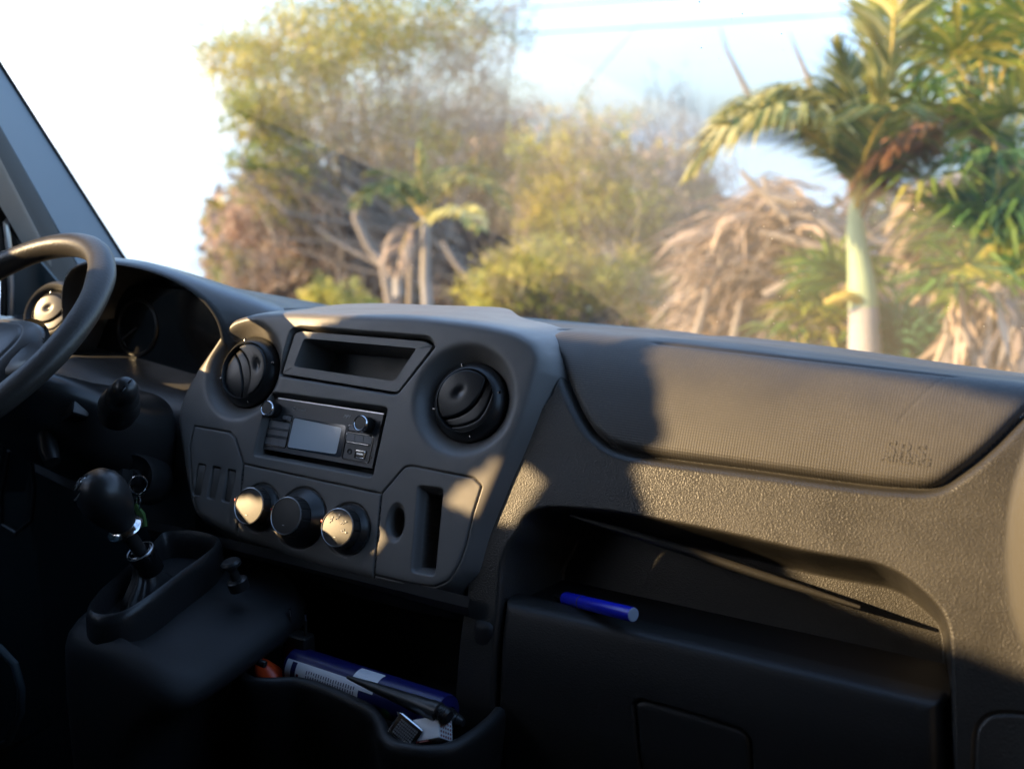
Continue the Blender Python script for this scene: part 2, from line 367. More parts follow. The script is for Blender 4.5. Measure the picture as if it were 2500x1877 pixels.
# upper pocket: frame and box
def pocket():
    bm = bmesh.new()
    Oo = rounded([(-.080,.125),(-.0865,.0675),(.1035,.0635),(.1415,.1275),(.127,.1325),(-.068,.1285)], .004, 4)
    Ii = rounded([(-.0625,.117),(-.069,.080),(.0945,.0775),(.1165,.1215),(.11,.1215),(-.054,.1185)], .005, 4)
    f = lambda p, n: bm.verts.new(fp(p[0], p[1], n))
    rings = [[f(p, -.020) for p in Oo], [f(p, -.0055) for p in Oo]]
    cx, cy = .02, .098
    rings.append([f((p[0]*.99+cx*.01, p[1]*.975+cy*.025), -.0040) for p in Oo])
    rings.append([f((p[0]*1.01-cx*.01, p[1]*1.03-cy*.03), -.0040) for p in Ii])
    rings.append([f(p, -.0070) for p in Ii])
    rings.append([f((p[0]*.97+cx*.03, p[1]*.93+cy*.07), -.075) for p in Ii])
    for a, b in zip(rings, rings[1:]):
        for j in range(len(a)): bm.faces.new((a[j], b[j], b[(j+1) % len(a)], a[(j+1) % len(a)]))
    bm.faces.new(rings[-1])
    obj('storage_pocket', bm, M['plastic'], dash, 50)
pocket()
# air vents
def vent(c, ang, off, parent=dash, M4=None, sc=1.0):
    mtx = (FM @ Matrix.Translation((c[0], c[1], -.014))) if M4 is None else M4
    bm = bmesh.new()
    lathe(bm, [(.0385, -.012), (.0385, .0070), (.0392, .0082), (.0405, .0078), (.0478, -.0005), (.0492, -.0035), (.0495, -.010), (.0495, -.02)], 64)
    v = obj('air_vent', bm, M['smooth'], parent, 50, mx=mtx @ Matrix.Scale(sc, 4))
    # notches on the ring
    for a in (20, 110, 200, 290):
        b2 = bmesh.new(); box(b2, (.0448, 0, .0030), (.0060, .0028, .002), .0005, rot=None)
        obj('ring_notch', b2, M['gloss'], v, mx=mtx @ Matrix.Scale(sc, 4) @ Matrix.Rotation(R(a), 4, 'Z'))
    # barrel: dome split by an arc into a flap and a crescent
    st_ = .0006; g = np.arange(-.0378, .0379, st_); a, b = np.meshgrid(g, g, indexing='ij'); r = np.hypot(a, b)
    arc = off - .010*(1-(a/.0378)**2)*(1 if off >= 0 else -1)*1.6
    dome = .010*np.sqrt(np.clip(1-(r/.0405)**2, 0, 1))
    up = b > arc; e = np.abs(b-arc)
    z1 = dome*.35 + .005 + .10*(b-arc) + .0   # flap: flat tilted plate with a dimple
    dim = np.exp(-((a/.008)**2+((b-.5*(arc+.036))/.005)**2)); z1 = z1 - .0025*dim - .002*np.exp(-(e/.001)**2) - .002*sst(r, .0355, .0378)
    z2 = dome*.7 - .002 + .05*(arc-b) - .002*np.exp(-(e/.0015)**2)
    e2 = arc-.013-.35*(.0378-np.abs(a))*.3
    z2 = z2 - .0035*np.exp(-((b-e2)/.0011)**2)
    rot = Matrix.Rotation(R(ang), 4, 'Z')
    for nm, msk, z in (('vent_flap', up, z1), ('vent_louver', ~up, z2)):
        P = np.stack([a, b, z], -1); o = grid_obj(nm, P, msk & (r < .0382), M['smooth'], v); o.data.transform(mtx @ Matrix.Scale(sc, 4) @ rot)
    bm = bmesh.new(); lathe(bm, [(0, -.014), (.0386, -.014)], 32); obj('vent_throat', bm, M['matte'], v, mx=mtx @ Matrix.Scale(sc, 4))
    return v
vent(VL, -62, -.006); vent(VR, 48, .004)

# climate knobs
for kx, kt, rr, kn in KN:
    base = FM @ Matrix.Translation((kx, kt, -.001))
    bm = bmesh.new(); lathe(bm, [(rr, -.003), (rr, .001), (rr-.0012, .0025), (.0262, kn*.45), (.0255, kn*.45), (.02, kn*.45)], 56)
    k = obj('climate_knob', bm, M['smooth'], dash, 40, mx=base)
    bm = bmesh.new(); n = 96; prof = [(.0255, kn*.40), (.0256, kn*.5), (.0243, kn*.9), (.0237, kn)]
    rings = []
    for r, z in prof:
        ring = []
        for j in range(n):
            ph = (j % 8); q = -.0007 if ph == 0 else 0
            a = 2*math.pi*j/n; ring.append(bm.verts.new(((r+q)*math.cos(a), (r+q)*math.sin(a), z)))
        rings.append(ring)
    for a, b in zip(rings, rings[1:]):
        for j in range(n): bm.faces.new((a[j], a[(j+1) % n], b[(j+1) % n], b[j]))
    obj('grip_ring', bm, M['smooth'], k, 25, mx=base)
    bm = bmesh.new(); lathe(bm, [(.0238, kn-.001), (.0238, kn+.0006), (.0228, kn+.0012), (.0224, kn+.0004)], 56); obj('trim_ring', bm, M['satin'], k, 30, mx=base)
    bm = bmesh.new(); lathe(bm, [(0, kn+.0010), (.012, kn+.0008), (.0226, kn+.0001)], 56); obj('knob_face', bm, M['cap'], k, mx=base)
    bm = bmesh.new(); box(bm, (-.0246, .004, kn), (.0022, .0032, .0022), .0006); obj('pointer', bm, M['red'], k, mx=base)
    bm = bmesh.new(); box(bm, (0, -.012, kn+.0014), (.003, .0009, .0003)); obj('tick_mark', bm, M['print'], k, mx=base)
kr = [o for o in dash.children if o.name.startswith('climate_knob')][-1]
kx, kt, rr, kn = KN[2]
for j, (ax, ay, rz) in enumerate([(-.011, .009, 20), (-.001, .014, 0), (.010, .008, -25), (.013, -.004, -60)]):   # little seated figures with arrows
    bm = bmesh.new(); lathe(bm, [(0, .0003), (.0009, .0003), (.0009, 0)], 10); bmesh.ops.translate(bm, verts=bm.verts, vec=(.0012, .0022, 0))
    tube(bm, [(.0008, .001, 0), (0, -.0015, 0), (-.0018, -.0015, 0), (-.0026, -.003, 0)], .00032, 6)
    tube(bm, [(-.003, .001, 0), (-.001, .0008, 0)], .00025, 6)
    obj('vent_symbol', bm, M['print'], kr, mx=FM @ Matrix.Translation((kx+ax*.9, kt+ay*.9, kn+.0004)) @ Matrix.Rotation(R(rz), 4, 'Z') @ Matrix.Scale(1.25, 4))

# radio
RC = Vector((-.0083, .0008))
def rq(pts, n0, n1, nm, m, par, ang=35, rad=.001):
    bm = bmesh.new(); prism(bm, rounded(pts, rad, 3), n0, n1); return obj(nm, bm, m, par, ang, mx=FM)
radio = rq([(-.1005,.0345),(.0838,.0345),(.0838,-.0345),(-.1005,-.0345)], -.05, -.012, 'radio', M['radio'], dash)
rq([(-.0905,.0362),(.0838,.0362),(.0838,.0346),(-.0905,.0346)], -.016, -.0122, 'radio_rail', M['satin'], radio)
rq([(-.0560,.0135),(.0310,.0135),(.0325,-.0285),(-.0560,-.0285)], -.0121, -.0113, 'screen_border', M['screenframe'], radio, rad=.004)
rq([(-.0550,.0125),(.0250,.0095),(.0250,-.0250),(-.0550,-.0270)], -.0114, -.0110, 'screen', M['screen'], radio, rad=.003)
def outline(pts, nm, n=-.0119, w=.0009, r=.004):
    bm = bmesh.new(); p = rounded(pts, r, 5); tube(bm, [fp(a, b, n) for a, b in p+[p[0]]], w, 6, False); obj(nm, bm, M['gloss'], radio)
outline([(-.0955,.0055),(-.0595,.0055),(-.0585,-.0285),(-.0945,-.0285)], 'button_surround')
outline([(.0345,.0055),(.0765,.0055),(.0775,-.0290),(.0350,-.0290)], 'button_surround')
outline([(-.0750,.0145),(-.0590,.0145),(-.0590,.0075),(-.0750,.0075)], 'button_surround', r=.002)
outline([(.0350,.0150),(.0515,.0150),(.0515,.0075),(.0350,.0075)], 'button_surround', r=.002)
rq([(-.0740,.0137),(-.0600,.0137),(-.0600,.0083),(-.0740,.0083)], -.0125, -.0108, 'button', M['button'], radio)
rq([(.0360,.0142),(.0505,.0142),(.0505,.0083),(.0360,.0083)], -.0125, -.0108, 'button', M['button'], radio)
for i in range(3):
    for j, (t0, t1) in enumerate([(.0045, -.0038), (-.0072, -.0138), (-.0180, -.0275)]):
        x0 = -.0945+.0118*i; rq([(x0, t0), (x0+.0112, t0), (x0+.0114, t1), (x0+.0002, t1)], -.0125, -.0107, 'button', M['button'], radio)
    x0 = .0355+.0135*i; rq([(x0, .0045), (x0+.0128, .0045), (x0+.0129, -.0050), (x0+.0001, -.0050)], -.0125, -.0107, 'button', M['button'], radio)
for x0, x1, t0 in ((-.0920, -.0640, -.0055), (-.0920, -.0640, -.0160), (.0385, .0720, -.0067)):
    bm = bmesh.new(); tube(bm, [fp(x0, t0, -.0100), fp(x1, t0, -.0100)], .0009, 8); obj('silver_bar', bm, M['chrome'], radio)
def dial(s, t):
    b = FM @ Matrix.Translation((s, t, -.012))
    bm = bmesh.new(); lathe(bm, [(.0105, 0), (.0100, .010), (.0103, .011), (.0103, .014)], 40); d = obj('radio_dial', bm, M['smooth'], radio, mx=b)
    bm = bmesh.new(); lathe(bm, [(.0104, .0125), (.0108, .0145), (.0104, .0175), (.0092, .0185), (.0084, .0180), (.0083, .0170)], 48); obj('dial_ring', bm, M['chrome'], d, 60, mx=b)
    bm = bmesh.new(); lathe(bm, [(0, .0178), (.0084, .0174)], 40); obj('dial_face', bm, M['cap'], d, mx=b)
dial(-.1005+.010, .0185); dial(.0640, .0180)
b = FM @ Matrix.Translation((.0445, -.0185, -.0119)); bm = bmesh.new(); lathe(bm, [(.0015, -.004), (.0018, .0005), (.0032, .001), (.0037, 0)], 24); obj('aux_socket', bm, M['smooth'], radio, mx=b)
rq([(.0535,-.0140),(.0705,-.0140),(.0705,-.0255),(.0535,-.0255)], -.0125, -.0108, 'usb_socket', M['gloss'], radio)
bm = bmesh.new(); p = rounded([(.0550,-.0155),(.0692,-.0155),(.0685,-.0245),(.0555,-.0245)], .001, 3); tube(bm, [fp(a, b, -.0106) for a, b in p+[p[0]]], .0006, 6, False); obj('usb_rim', bm, M['chrome'], radio)
rq([(.0570,-.0185),(.0672,-.0185),(.0672,-.0205),(.0570,-.0205)], -.0110, -.0102, 'usb_tongue', M['satin'], radio)
for a_, b_ in ((.0795, -.0215), (-.0985, -.0200)):
    bm = bmesh.new(); lathe(bm, [(0, .0002), (.0014, .0002), (.0017, -.001)], 16); obj('fixing_hole', bm, M['gloss'], radio, mx=FM @ Matrix.Translation((a_, b_, -.0119)))
def ftxt(s, body, t, size, n, m=M['dimprint'], shear=0, par=radio):
    return text('printed_text', body, size, FM @ Matrix.Translation((s, t, n)), m, par, tweak=lambda c: setattr(c, 'shear', shear))
ftxt(-.0475, 'Bluetooth', .0245, .0042, -.0118)
bm = bmesh.new(); tube(bm, [(0, -.002, 0), (0, .002, 0), (.001, .001, 0), (-.001, -.001, 0)], .0002, 5); lathe(bm, [(.0017, 0), (.0020, .0002), (.0023, 0)], 20)
obj('logo_mark', bm, M['dimprint'], radio, mx=FM @ Matrix.Translation((-.0590, .0245, -.0117)))
ftxt(.0285, 'MP3', .0250, .0058, -.0118, shear=.3)
for x_, t_, w_ in ((-.067, .011, '<'), (.0432, .0113, '...')): ftxt(x_, w_, t_, .004, -.0105)

# ------------------------------------------------------------------ passenger side: skin swept along the dash profile
PR = np.array([(.60,.058),(.40,.088),(.28,.110),(.20,.123),(.155,.129),(.128,.126),(.102,.112),(.080,.091),(.060,.062),(.046,.035),(.032,.004),(.018,-.025),(.006,-.052),(-.015,-.1),(-.033,-.15),(-.05,-.2),(-.06,-.25),(-.066,-.3),(-.07,-.42),(-.07,-.56)])
def catmull(P, k=24):
    out = []
    Q = np.vstack([2*P[0]-P[1], P, 2*P[-1]-P[-2]])
    for i in range(1, len(Q)-2):
        for j in range(k):
            u = j/k; out.append(.5*((2*Q[i])+(-Q[i-1]+Q[i+1])*u+(2*Q[i-1]-5*Q[i]+4*Q[i+1]-Q[i+2])*u*u+(-Q[i-1]+3*Q[i]-3*Q[i+1]+Q[i+2])*u**3))
    out.append(P[-1]); return np.array(out)
pc = catmull(PR); seg = np.r_[0, np.cumsum(np.hypot(*np.diff(pc, axis=0).T))]
def prof(tau):
    y = np.interp(tau, seg, pc[:, 0]); z = np.interp(tau, seg, pc[:, 1])
    e = 2e-3; dy = np.interp(tau+e, seg, pc[:, 0])-np.interp(tau-e, seg, pc[:, 0]); dz = np.interp(tau+e, seg, pc[:, 1])-np.interp(tau-e, seg, pc[:, 1])
    l = np.hypot(dy, dz)+1e-12; return y, z, dz/l, -dy/l     # outward normal (y, z)
def hit(px, py):                 # place a contour point on the swept skin -> (x, tau)
    d = ray(px, py)
    # in the (y,z) plane: find the crossing of the sight line with the profile
    best = None
    for i in range(len(pc)-1, 0, -1):
        a, b_ = pc[i], pc[i-1]
        A = np.array([[d.y, a[0]-b_[0]], [d.z, a[1]-b_[1]]]); rhs = np.array([a[0]-CAMP.y, a[1]-CAMP.z])
        if abs(np.linalg.det(A)) < 1e-14: continue
        k, u = np.linalg.solve(A, rhs)
        if -1e-6 <= u <= 1+1e-6 and k > 0 and (best is None or k < best[0]): best = (k, i, u)
    if best is None: return None
    k, i, u = best; return (CAMP.x+d.x*k, seg[i]+(seg[i-1]-seg[i])*u)
T_TOP = float(np.interp(-.155, -pc[:, 0], seg))
coverPx = [(1326,833),(1340,850),(1368,880),(1394,954),(1420,1012),(1447,1054),(1476,1078),(1506,1095),(1582,1113),(1788,1139),(2023,1171),(2150,1186),(2246,1192),(2275,1190),(2305,1180),(2375,1130),(2434,1077),(2500,1007),(2540,965)]
cov = [hit(*p) for p in coverPx]
coverP = [(x, t) for x, t in cov]
x0 = cov[0][0]
coverP = [(x0+.012, T_TOP-.02), (x0+.055, T_TOP-.10), (x0+.08, .02)][::-1] + coverP + [(cov[-1][0]+.06, T_TOP-.03), (cov[-1][0]+.10, .02)]
recPx = [(1268,1300),(1282,1268),(1300,1252),(1330,1244),(1370,1244),(1480,1252),(1620,1276),(1790,1310),(1960,1350),(2140,1380),(2200,1406),(2258,1453),(2299,1500),(2314,1548),(2319,1640),(2322,1760),(2330,1950),(2330,2100),(1222,2100),(1222,1460),(1226,1380),(1240,1335)]
recP = [hit(*p) for p in recPx]
doorPx = [(1229,1459),(1700,1565),(2299,1706),(2303,1800),(2310,2100),(1224,2100)]
doorP = [hit(*p) for p in doorPx]
latchPx = [(1546,1712),(1566,1702),(1700,1740),(1817,1776),(1838,1806),(1842,1880),(1842,1960),(1580,1960),(1556,1840)]
latchP = [hit(*p) for p in latchPx]
ridgePx = [(1592,852),(1606,845),(2310,918),(2328,930),(2322,940),(2290,940)]
ridge = [hit(*p) for p in ridgePx]
hatchPx = [(2381,1800),(2388,1770),(2415,1742),(2460,1738),(2600,1750),(2700,1760),(2700,2050),(2375,2050)]
hatchP = [hit(*p) for p in hatchPx]
doorTopT = float(np.interp(.16, -pc[:, 1]*0+np.where(pc[:, 0] < .03, -pc[:, 1], -1), seg))
def skin():
    xs = np.arange(.225, 1.12, .0016); ts = np.arange(.0, seg[-1], .0016)
    x, t = np.meshgrid(xs, ts, indexing='ij'); y, z, ny, nz = prof(t)
    dc = sdf(x, t, rounded(coverP, .012)); dr = sdf(x, t, rounded(recP, .01)); dd = sdf(x, t, rounded(doorP, .004)); dl = sdf(x, t, rounded(latchP, .006, 4)); dh = sdf(x, t, rounded(hatchP, .01))
    h = np.zeros_like(x)
    # dash skin swells towards the passenger's side end
    h += .022*sst(x, .80, 1.0)*sst(t, T_TOP+.02, T_TOP+.10) - .016*sst(x, .40, .85)*sst(-t, -(T_TOP+.05), -(T_TOP-.02))
    top = sst(t, seg[0]+.02, T_TOP)
    # groove round the airbag cover and lip below it
    low = sst(t, T_TOP-.02, T_TOP+.03)
    hp = h - .010*np.exp(-(np.clip(dc, 0, 1)/.0035)**2)*low + .003*sst(dc, .004, .012)*low
    # recess: gently rounded lip on top, slanted left cheek
    lipw = .016
    wl = sst(x, .26, .36)
    depth = .115*sst(-dr, -.004, .016+.03*(1-wl))
    
    rim = .005*np.exp(-((dr-.006)/.012)**2)
    hp = hp - depth + rim*0
    seamh = np.exp(-(dh/.0012)**2); hp = hp - .004*seamh
    # shelf floor: the recess shallows to meet the door's top edge
    floor = sst(dd, -.004, .010)
    hp = np.where(dd < .0, h-.02, hp)
    pos = lambda H: np.stack([x, y+ny*H, z+nz*H], -1)
    msk = ((z < .118) | (y < .10) | (x > .30)) & (dc > -.0035) & (dd > -.002)
    # below the fascia only the part right of its flank shows
    msk &= (x > .245+.06*sst(z, -.02, .08)*(dc > 0)) | (y > .09)
    msk &= ~((dr < 0) & (dd < .006) & (depth > .1))
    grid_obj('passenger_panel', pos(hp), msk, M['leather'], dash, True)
    # airbag cover: a slightly proud, softly rounded skin
    hc = h + .004 - .019*np.exp(-(np.clip(-dc, 0, 1)/.0030)) 
    rl = np.full_like(x, 1e9); rp = np.array(ridge[:4])
    q = sdf(x, t, [ridge[0], ridge[1], ridge[2], ridge[3], ridge[3], ridge[0]])
    # moulded step: skin above the line sits 1.6 mm higher
    (xa, ta), (xb, tb) = ridge[1], ridge[2]
    lt = ta+(x-xa)/(xb-xa)*(tb-ta); inside = sst(x, xa-.012, xa+.004)*sst(-x, -xb-.02, -xb+.0)
    hc += inside*(-.0022*np.exp(-((t-lt)/.0028)**2))
    # faint tear line down its right side
    sx = xb+.004-(t-lt)*.55; hc -= .0004*np.exp(-((x-sx)/.002)**2)*(t > lt)*(t < lt+.07)
    # panel fades into the rest of the top towards the windscreen
    grid_obj('airbag_cover', pos(hc), (dc < -.0002), M['weave'], dash, True)
    # dash top left of the cover
    xs = np.arange(-.40, .46, .002); ts = np.arange(.0, T_TOP+.035, .002)
    x2, t2 = np.meshgrid(xs, ts, indexing='ij'); y2, z2, ny2, nz2 = prof(t2)
    d2 = sdf(x2, t2, rounded(coverP, .012)); h2 = .004*sst(-x2, -.34, -.26)-.001-.004*np.exp(-(np.clip(d2, 0, 1)/.003)**2)-.02*sst(t2, T_TOP+.005, T_TOP+.035)-.02*sst(-x2, .05, .4)
    P2 = np.stack([x2, y2+ny2*h2, z2+nz2*h2], -1)
    grid_obj('dash_top', P2, d2 > -.002, M['weave'], dash, True)
    # glovebox lid
    xs = np.arange(.245, .80, .0016); ts = np.arange(seg[0]+T_TOP, seg[-1]-.08, .0016)
    x3, t3 = np.meshgrid(xs, ts, indexing='ij'); y3, z3, ny3, nz3 = prof(t3)
    d3 = sdf(x3, t3, rounded(doorP, .004)); l3 = sdf(x3, t3, rounded(latchP, .006, 4))
    w = .003; h3 = .003 - 3.0*w*np.log1p(np.exp(np.clip((d3+.004)/w, -30, 30)))
    h3 -= .010*sst(-l3, -.0005, .003)
    up = t3-(np.interp(x3, [doorP[0][0], doorP[2][0]], [doorP[0][1], doorP[2][1]]))
    P3 = np.stack([x3, y3+ny3*h3, z3+nz3*h3], -1)
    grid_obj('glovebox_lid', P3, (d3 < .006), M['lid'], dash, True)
    cx = np.mean([p[0] for p in latchP]); ctt = np.mean([p[1] for p in latchP])
    lp = [((p[0]-cx)*.975+cx, (p[1]-ctt)*.975+ctt) for p in latchP]; l4 = sdf(x3, t3, rounded(lp, .008, 5))
    h4 = .002-2.2*.0015*np.log1p(np.exp(np.clip((l4+.002)/.0015, -30, 30)))-.010*sst(t3, doorTopT+.13, doorTopT+.20)
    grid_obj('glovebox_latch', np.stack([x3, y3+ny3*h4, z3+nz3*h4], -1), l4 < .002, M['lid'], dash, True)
skin()
# open shelf behind the glovebox lid
def shelf():
    bm = bmesh.new(); zt = -.153
    lft, rgt = .245, .775
    P = [(-.030, zt-.006), (-.022, zt-.012), (.10, zt-.016), (.13, zt-.010), (.145, zt+.03), (.140, -.045), (.10, -.035), (.03, -.040)]
    a = [bm.verts.new((lft, y, z)) for y, z in P]; b_ = [bm.verts.new((rgt, y, z)) for y, z in P]
    for i in range(len(P)-1): bm.faces.new((a[i], a[i+1], b_[i+1], b_[i]))
    bm.faces.new(a); bm.faces.new(b_[::-1])
    obj('shelf_liner', bm, M['matte'], dash, 30)
    bm = bmesh.new(); tube(bm, [at(1392, 1258, .018), at(1520, 1296, .024), at(1700, 1352, .030), at(1900, 1418, .034), at(2100, 1482, .036)], [.0015, .004, .0055, .005, .002], 12); obj('shelf_sun_strip', bm, M['leather'], dash)  # thin strip added to catch sun as a light band under the lip
shelf()
# embossed airbag lettering
def emboss(body, px, py, size):
    x, t = hit(px, py); y, z, ny, nz = [float(v) for v in prof(np.array(t))]
    n = Vector((0, ny, nz)); u = Vector((0, nz, -ny)) if nz > 0 else Vector((0, -nz, ny))
    if u.z < 0: u = -u
    m4 = Matrix(((1, 0, 0), (0, u.y, n.y), (0, u.z, n.z))).to_4x4(); m4.translation = Vector((x, y, z))+n*.0042
    def tw(c): c.space_character = 1.1; c.offset = .0004
    return text('embossed_text', body, size, m4, M['weave'], dash, .0004, tweak=tw)
emboss('SRS', 2211, 1104, .024); emboss('AIRBAG', 2212, 1124, .0125)

# ------------------------------------------------------------------ instrument hood and cluster
def hood():
    nA, nB = 90, 60
    VV = [0, .04, .10, .20, .30, .42, .7, 1.0]
    def arch(u, v):   # u 0..1 left to right over the top, v 0..1 front to back
        th = math.pi*(1-u); I = lambda t: float(np.interp(v, VV, t))
        cx = -.392; wr = I([.190, .205, .232, .272, .285, .268, .22, .18]); wl = I([.150, .165, .18, .20, .22, .22, .2, .18]); hz = I([.108, .113, .111, .101, .088, .072, .05, .03]); zb = I([.088, .086, .084, .082, .080, .076, .07, .06])
        ex = I([2.3, 2.05, 1.78, 1.55, 1.48, 1.48, 1.5, 1.5]); c, s = math.cos(th), math.sin(th); w = wr if c > 0 else wl
        return Vector((cx + w*math.copysign(abs(c)**(2/ex), c), .018+.032*abs(c)**2*(1-v) + .40*v, zb + hz*(abs(s)**(2/ex))))
    bm = bmesh.new(); rows = []
    vs = [(-1, -.30), (-1, -.20), (-1, -.10), (-1, -.04), (-1, -.02)]
    # inner surface from the cluster forward to the lip, rolled lip, outer surface
    prof_ = []
    for k in (.26, .20, .15, .10, .06, .03, .015, .006): prof_.append((k, .986-.10*k))
    seq = []
    for k in (.20, .15, .10, .06, .035, .02, .010): seq.append(('in', k, .905 if k > .03 else .925+.0*k))
    for i in range(nA+1):
        u = i/nA; row = []
        base = arch(u, 0); c0 = Vector((-.385, base.y, .088))
        def ins(p, k, sc): q = Vector((c0.x+(p.x-c0.x)*sc, p.y+k, c0.z+(p.z-c0.z)*sc)); return q
        for k, sc in ((.150, .56), (.120, .68), (.085, .79), (.045, .88), (.020, .905), (.018, .925), (.008, .935), (.000, .952), (-.005, .970), (-.004, .988)): row.append(ins(base, k, sc))
        for v in np.linspace(0.012, 1, 26): row.append(arch(u, v))
        rows.append([bm.verts.new(p) for p in row])
    for a, b_ in zip(rows, rows[1:]):
        for j in range(len(a)-1): bm.faces.new((a[j], a[j+1], b_[j+1], b_[j]))
    o = obj('instrument_hood', bm, M['hood'], dash, 60)
    # side skirts of the hood down to the dash
    bm = bmesh.new()
    sk = []
    for v in np.linspace(0, 1, 10):
        p = arch(1, v); sk.append((bm.verts.new(p), bm.verts.new(p+Vector((.02, 0, -.12)))))
    for a, b_ in zip(sk, sk[1:]): bm.faces.new((a[0], a[1], b_[1], b_[0]))
    obj('hood_skirt', bm, M['hood'], dash); bm = bmesh.new(); sk = []
    for v in np.linspace(0, 1, 10):
        p = arch(0, v); sk.append((bm.verts.new(p), bm.verts.new(p+Vector((-.02, 0, -.12)))))
    for a, b_ in zip(sk, sk[1:]): bm.faces.new((a[0], a[1], b_[1], b_[0]))
    obj('hood_skirt', bm, M['hood'], dash)
    # cluster face, lower sill and left cheek
    bm = bmesh.new(); prism(bm, rounded([(-.50, .142), (-.31, .142), (-.245, .110), (-.225, .02), (-.56, .02)], .02), .125, .150, lambda s, t, n: (s, n+.2*(t-.1), t)); c = obj('instrument_cluster', bm, M['gloss'], dash)
    for cx_ in (-.46,):
        bm = bmesh.new(); lathe(bm, [(.040, 0), (.042, .003), (.045, .002), (.046, 0)], 48)
        obj('gauge_ring', bm, M['smooth'], c, mx=Matrix.Translation((cx_, .120, .078)) @ Matrix.Rotation(R(78), 4, 'X'))
        bm = bmesh.new(); tube(bm, [(0, 0, .002), (-.028, -.02, .002)], .0012, 6)
        obj('gauge_needle', bm, M['radio'], c, mx=Matrix.Translation((cx_, .120, .078)) @ Matrix.Rotation(R(78), 4, 'X'))
    bm = bmesh.new()
    st_ = 30
    for i in range(st_+1):
        u = i/st_; x = -.60+.375*u
        zz = [(-.010, -.16), (.0, -.06), (.012, -.005), (.030, .018), (.050, .026), (.070, .025), (.19, .030)]
        row = [bm.verts.new((x, y-.02*math.sin(math.pi*u)+.02*(1-u), z+.012*math.cos(math.pi*u))) for y, z in zz]
        if i:
            for j in range(len(row)-1): bm.faces.new((prev[j], row[j], row[j+1], prev[j+1]))
        prev = row
    obj('cluster_sill', bm, M['hood'], dash, 50)
hood()
# dash body to the left of the hood with its round side vent
bm = bmesh.new(); box(bm, (-.77, .28, -.02), (.36, .50, .20), .04, 4); obj('side_dash', bm, M['hood'], dash)
p = at(128, 770, .07); v = vent((0, 0), 30, .004, dash, Matrix.Translation(p) @ Matrix.Rotation(R(66), 4, 'X') @ Matrix.Rotation(R(8), 4, 'Y'), .86)
bm = bmesh.new(); lathe(bm, [(.062, -.055), (.060, -.02), (.056, .001), (.050, .008), (.044, .006), (.041, -.004)], 56); obj('vent_housing', bm, M['hood'], v, 60, mx=Matrix.Translation(p) @ Matrix.Rotation(R(66), 4, 'X') @ Matrix.Rotation(R(8), 4, 'Y'))

# ------------------------------------------------------------------ lower dash: knee trim under the fascia and storage bin
def lower():
    bm = bmesh.new(); xs = np.linspace(-.26, .262, 60); prev = None
    for x in xs:
        u = (x+.26)/.52
        row = [(-.060, -.148), (-.064, -.160), (-.061, -.172), (-.057, -.174), (-.040, -.186), (-.010, -.20), (.03, -.24), (.05, -.31), (.055, -.40), (.06, -.60)]
        r_ = [bm.verts.new((x, y, z+(.006 if j > 1 else 0)*math.sin(math.pi*u))) for j, (y, z) in enumerate(row)]
        if prev:
            for j in range(len(row)-1): bm.faces.new((prev[j], r_[j], r_[j+1], prev[j+1]))
        prev = r_
    obj('knee_trim', bm, M['matte'], dash, 30)
    # bin: wavy lip in plan, wall below it, liner behind
    ZL = -.268
    lipx = [(790,1618),(800,1640),(830,1656),(880,1661),(950,1661),(1010,1670),(1060,1690),(1120,1716),(1170,1740),(1195,1765),(1212,1810),(1236,1846),(1290,1866),(1345,1872),(1400,1866),(1455,1850),(1510,1820),(1555,1790),(1600,1755)]
    lipx = [(576,1624),(590,1645),(615,1657),(660,1660),(715,1658),(760,1666),(800,1680),(860,1706),(900,1726),(922,1752),(936,1790),(960,1812),(1000,1822),(1046,1826),(1100,1818),(1150,1792),(1195,1757),(1222,1728)]
    pts = [atz(a, b_, ZL) for a, b_ in lipx]
    # smooth
    q = catmull(np.array([(p.x, p.y) for p in pts]), 6)
    prof_ = [(.010, -.16), (.009, -.02), (.0095, -.006), (.006, .0005), (.0, .002), (-.005, -.001), (-.0065, -.008), (-.006, -.025), (.004, -.10), (.010, -.30)]
    bm = bmesh.new(); prev = None
    tn = np.gradient(q, axis=0); tn /= np.linalg.norm(tn, axis=1)[:, None]
    for (x, y), (tx, ty) in zip(q, tn):
        nx, ny_ = ty, -tx      # towards the rear (outside)
        row = [bm.verts.new((x-nx*o_, y-ny_*o_, ZL+z)) for o_, z in prof_]
        if prev:
            for j in range(len(row)-1): bm.faces.new((prev[j], row[j], row[j+1], prev[j+1]))
        prev = row
    obj('storage_bin', bm, M['lid'], dash, 60)
    bm = bmesh.new(); vs = [bm.verts.new((x, y, -.335)) for x, y in q[::4]] + [bm.verts.new((q[-1][0], .06, -.335)), bm.verts.new((q[0][0], .06, -.335))]
    bm.faces.new(vs); obj('bin_floor', bm, M['rubber'], dash)
    bm = bmesh.new(); box(bm, (.274, -.005, -.40), (.030, .10, .44), .013, 4); obj('bin_cheek', bm, M['matte'], dash)
lower()

